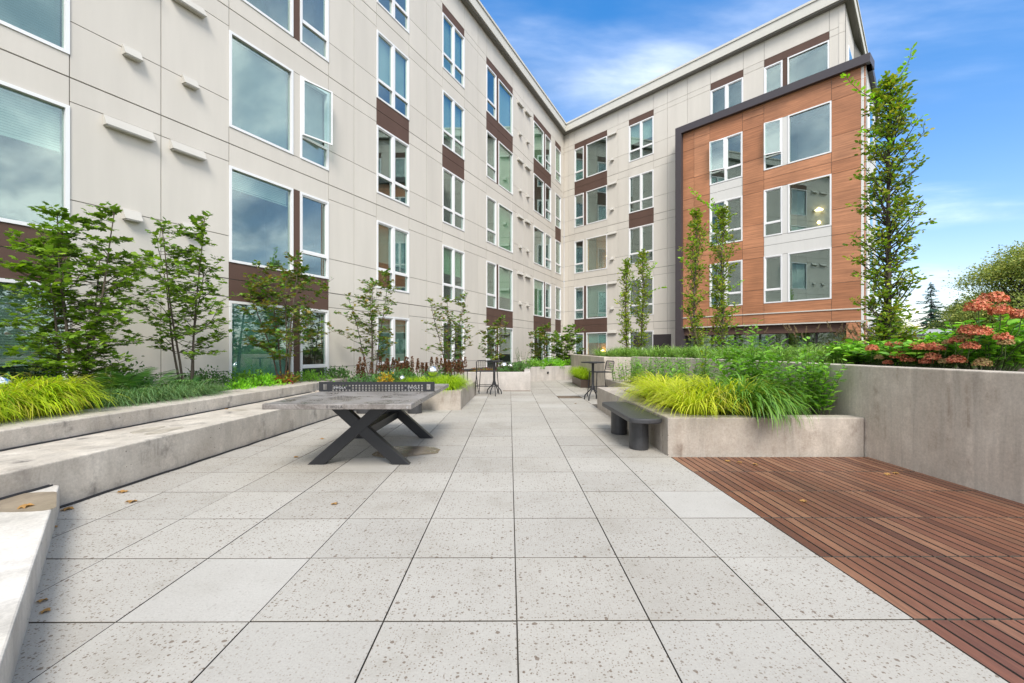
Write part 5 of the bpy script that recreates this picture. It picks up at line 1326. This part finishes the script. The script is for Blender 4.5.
# ================================================================ SKY, SUN, CAMERA
w=bpy.data.worlds.new('World'); scene.world=w; w.use_nodes=True; nt=w.node_tree; ns=nt.nodes; lk=nt.links; ns.clear()
SUN_EL,SUN_AZ=R(46),R(174)          # azimuth measured clockwise from +Y: behind the camera to the right
out=ns.new('ShaderNodeOutputWorld'); bg=ns.new('ShaderNodeBackground'); bg.inputs[1].default_value=.11
sky=ns.new('ShaderNodeTexSky'); sky.sky_type='NISHITA'; sky.sun_disc=False; sky.sun_elevation=SUN_EL; sky.sun_rotation=SUN_AZ; sky.ozone_density=3.0; sky.dust_density=.6; sky.air_density=1.0
tc=ns.new('ShaderNodeTexCoord')
hs=ns.new('ShaderNodeHueSaturation'); hs.inputs['Saturation'].default_value=1.12; hs.inputs['Value'].default_value=SKYV; tn=nd(ns,'ShaderNodeMixRGB',blend_type='MULTIPLY'); tn.inputs[0].default_value=1; se0=ns.new('ShaderNodeSeparateXYZ'); lk.new(tc.outputs['Generated'],se0.inputs[0]); tr_=ramp(ns,[(.0,(1.0,.80,.76)),(.25,(.80,.82,.86)),(.6,(.58,.84,1.0))]); lk.new(se0.outputs[2],tr_.inputs[0]); lk.new(tr_.outputs[0],tn.inputs[2]); lk.new(sky.outputs[0],tn.inputs[1]); lk.new(tn.outputs[0],hs.inputs['Color'])
sep=ns.new('ShaderNodeSeparateXYZ'); lk.new(tc.outputs['Generated'],sep.inputs[0])
# planar cloud layer coordinates
zc=nd(ns,'ShaderNodeMath',operation='MAXIMUM'); lk.new(sep.outputs[2],zc.inputs[0]); zc.inputs[1].default_value=.04
za=nd(ns,'ShaderNodeMath',operation='ADD'); lk.new(zc.outputs[0],za.inputs[0]); za.inputs[1].default_value=.12
dx=nd(ns,'ShaderNodeMath',operation='DIVIDE'); lk.new(sep.outputs[0],dx.inputs[0]); lk.new(za.outputs[0],dx.inputs[1])
dy=nd(ns,'ShaderNodeMath',operation='DIVIDE'); lk.new(sep.outputs[1],dy.inputs[0]); lk.new(za.outputs[0],dy.inputs[1])
cb_=ns.new('ShaderNodeCombineXYZ'); lk.new(dx.outputs[0],cb_.inputs[0]); lk.new(dy.outputs[0],cb_.inputs[1])
mp=ns.new('ShaderNodeMapping'); mp.inputs['Rotation'].default_value=(0,0,R(25)); mp.inputs['Scale'].default_value=(.55,1.25,1); mp.inputs['Location'].default_value=(CLX,CLY,0); lk.new(cb_.outputs[0],mp.inputs[0])
no=nd(ns,'ShaderNodeTexNoise',Scale=1.0,Detail=9,Roughness=.52,Distortion=.5); lk.new(mp.outputs[0],no.inputs['Vector'])
# cover: thin ahead, thick behind and to the upper right where the windows look
cov=nd(ns,'ShaderNodeMapRange'); lk.new(sep.outputs[1],cov.inputs[0]); cov.inputs[1].default_value=.45; cov.inputs[2].default_value=-.15; cov.inputs[3].default_value=-.07; cov.inputs[4].default_value=.36
ad=nd(ns,'ShaderNodeMath',operation='ADD'); lk.new(no.outputs[0],ad.inputs[0]); lk.new(cov.outputs[0],ad.inputs[1])
cf=nd(ns,'ShaderNodeMapRange'); cf.interpolation_type='SMOOTHSTEP'; lk.new(ad.outputs[0],cf.inputs[0]); cf.inputs[1].default_value=.36; cf.inputs[2].default_value=.86; cf.inputs[4].default_value=.84
n2=nd(ns,'ShaderNodeTexNoise',Scale=2.2,Detail=7,Roughness=.55,Distortion=.3); lk.new(mp.outputs[0],n2.inputs['Vector'])
cc=ramp(ns,[(.38,(2.8,3.3,4.0)),(.5,(6.4,6.8,7.4)),(.62,(12,12,11.8))]); lk.new(n2.outputs[0],cc.inputs[0])
mx=ns.new('ShaderNodeMixRGB'); lk.new(cf.outputs[0],mx.inputs[0]); lk.new(hs.outputs[0],mx.inputs[1]); lk.new(cc.outputs[0],mx.inputs[2])
lk.new(mx.outputs[0],bg.inputs[0]); lk.new(bg.outputs[0],out.inputs[0])
sl=bpy.data.lights.new('sun','SUN'); sl.energy=SUNE; sl.angle=R(22); sl.color=(1,.945,.87)
so=bpy.data.objects.new('sun',sl); COL.objects.link(so)
sdv=Vector((math.sin(SUN_AZ)*math.cos(SUN_EL),math.cos(SUN_AZ)*math.cos(SUN_EL),math.sin(SUN_EL)))
so.rotation_euler=sdv.to_track_quat('Z','Y').to_euler()
cam=bpy.data.cameras.new('camera'); co=bpy.data.objects.new('camera',cam); COL.objects.link(co); scene.camera=co
co.location=(0,0,H); co.rotation_euler=(R(90),0,0); cam.sensor_width=36; cam.lens=F*36/1024; cam.shift_y=(HZ-341.5)/1024; cam.clip_start=.05; cam.clip_end=2000
scene.render.engine='CYCLES'; scene.render.resolution_x=1024; scene.render.resolution_y=683
vs=scene.view_settings; vs.view_transform='Standard'; vs.look='None'; vs.gamma=1; vs.exposure=EXPO; vs.use_curve_mapping=False
cy=scene.cycles; cy.max_bounces=7; cy.diffuse_bounces=3; cy.glossy_bounces=3; cy.transmission_bounces=4; cy.transparent_max_bounces=10; cy.caustics_reflective=False; cy.caustics_refractive=False
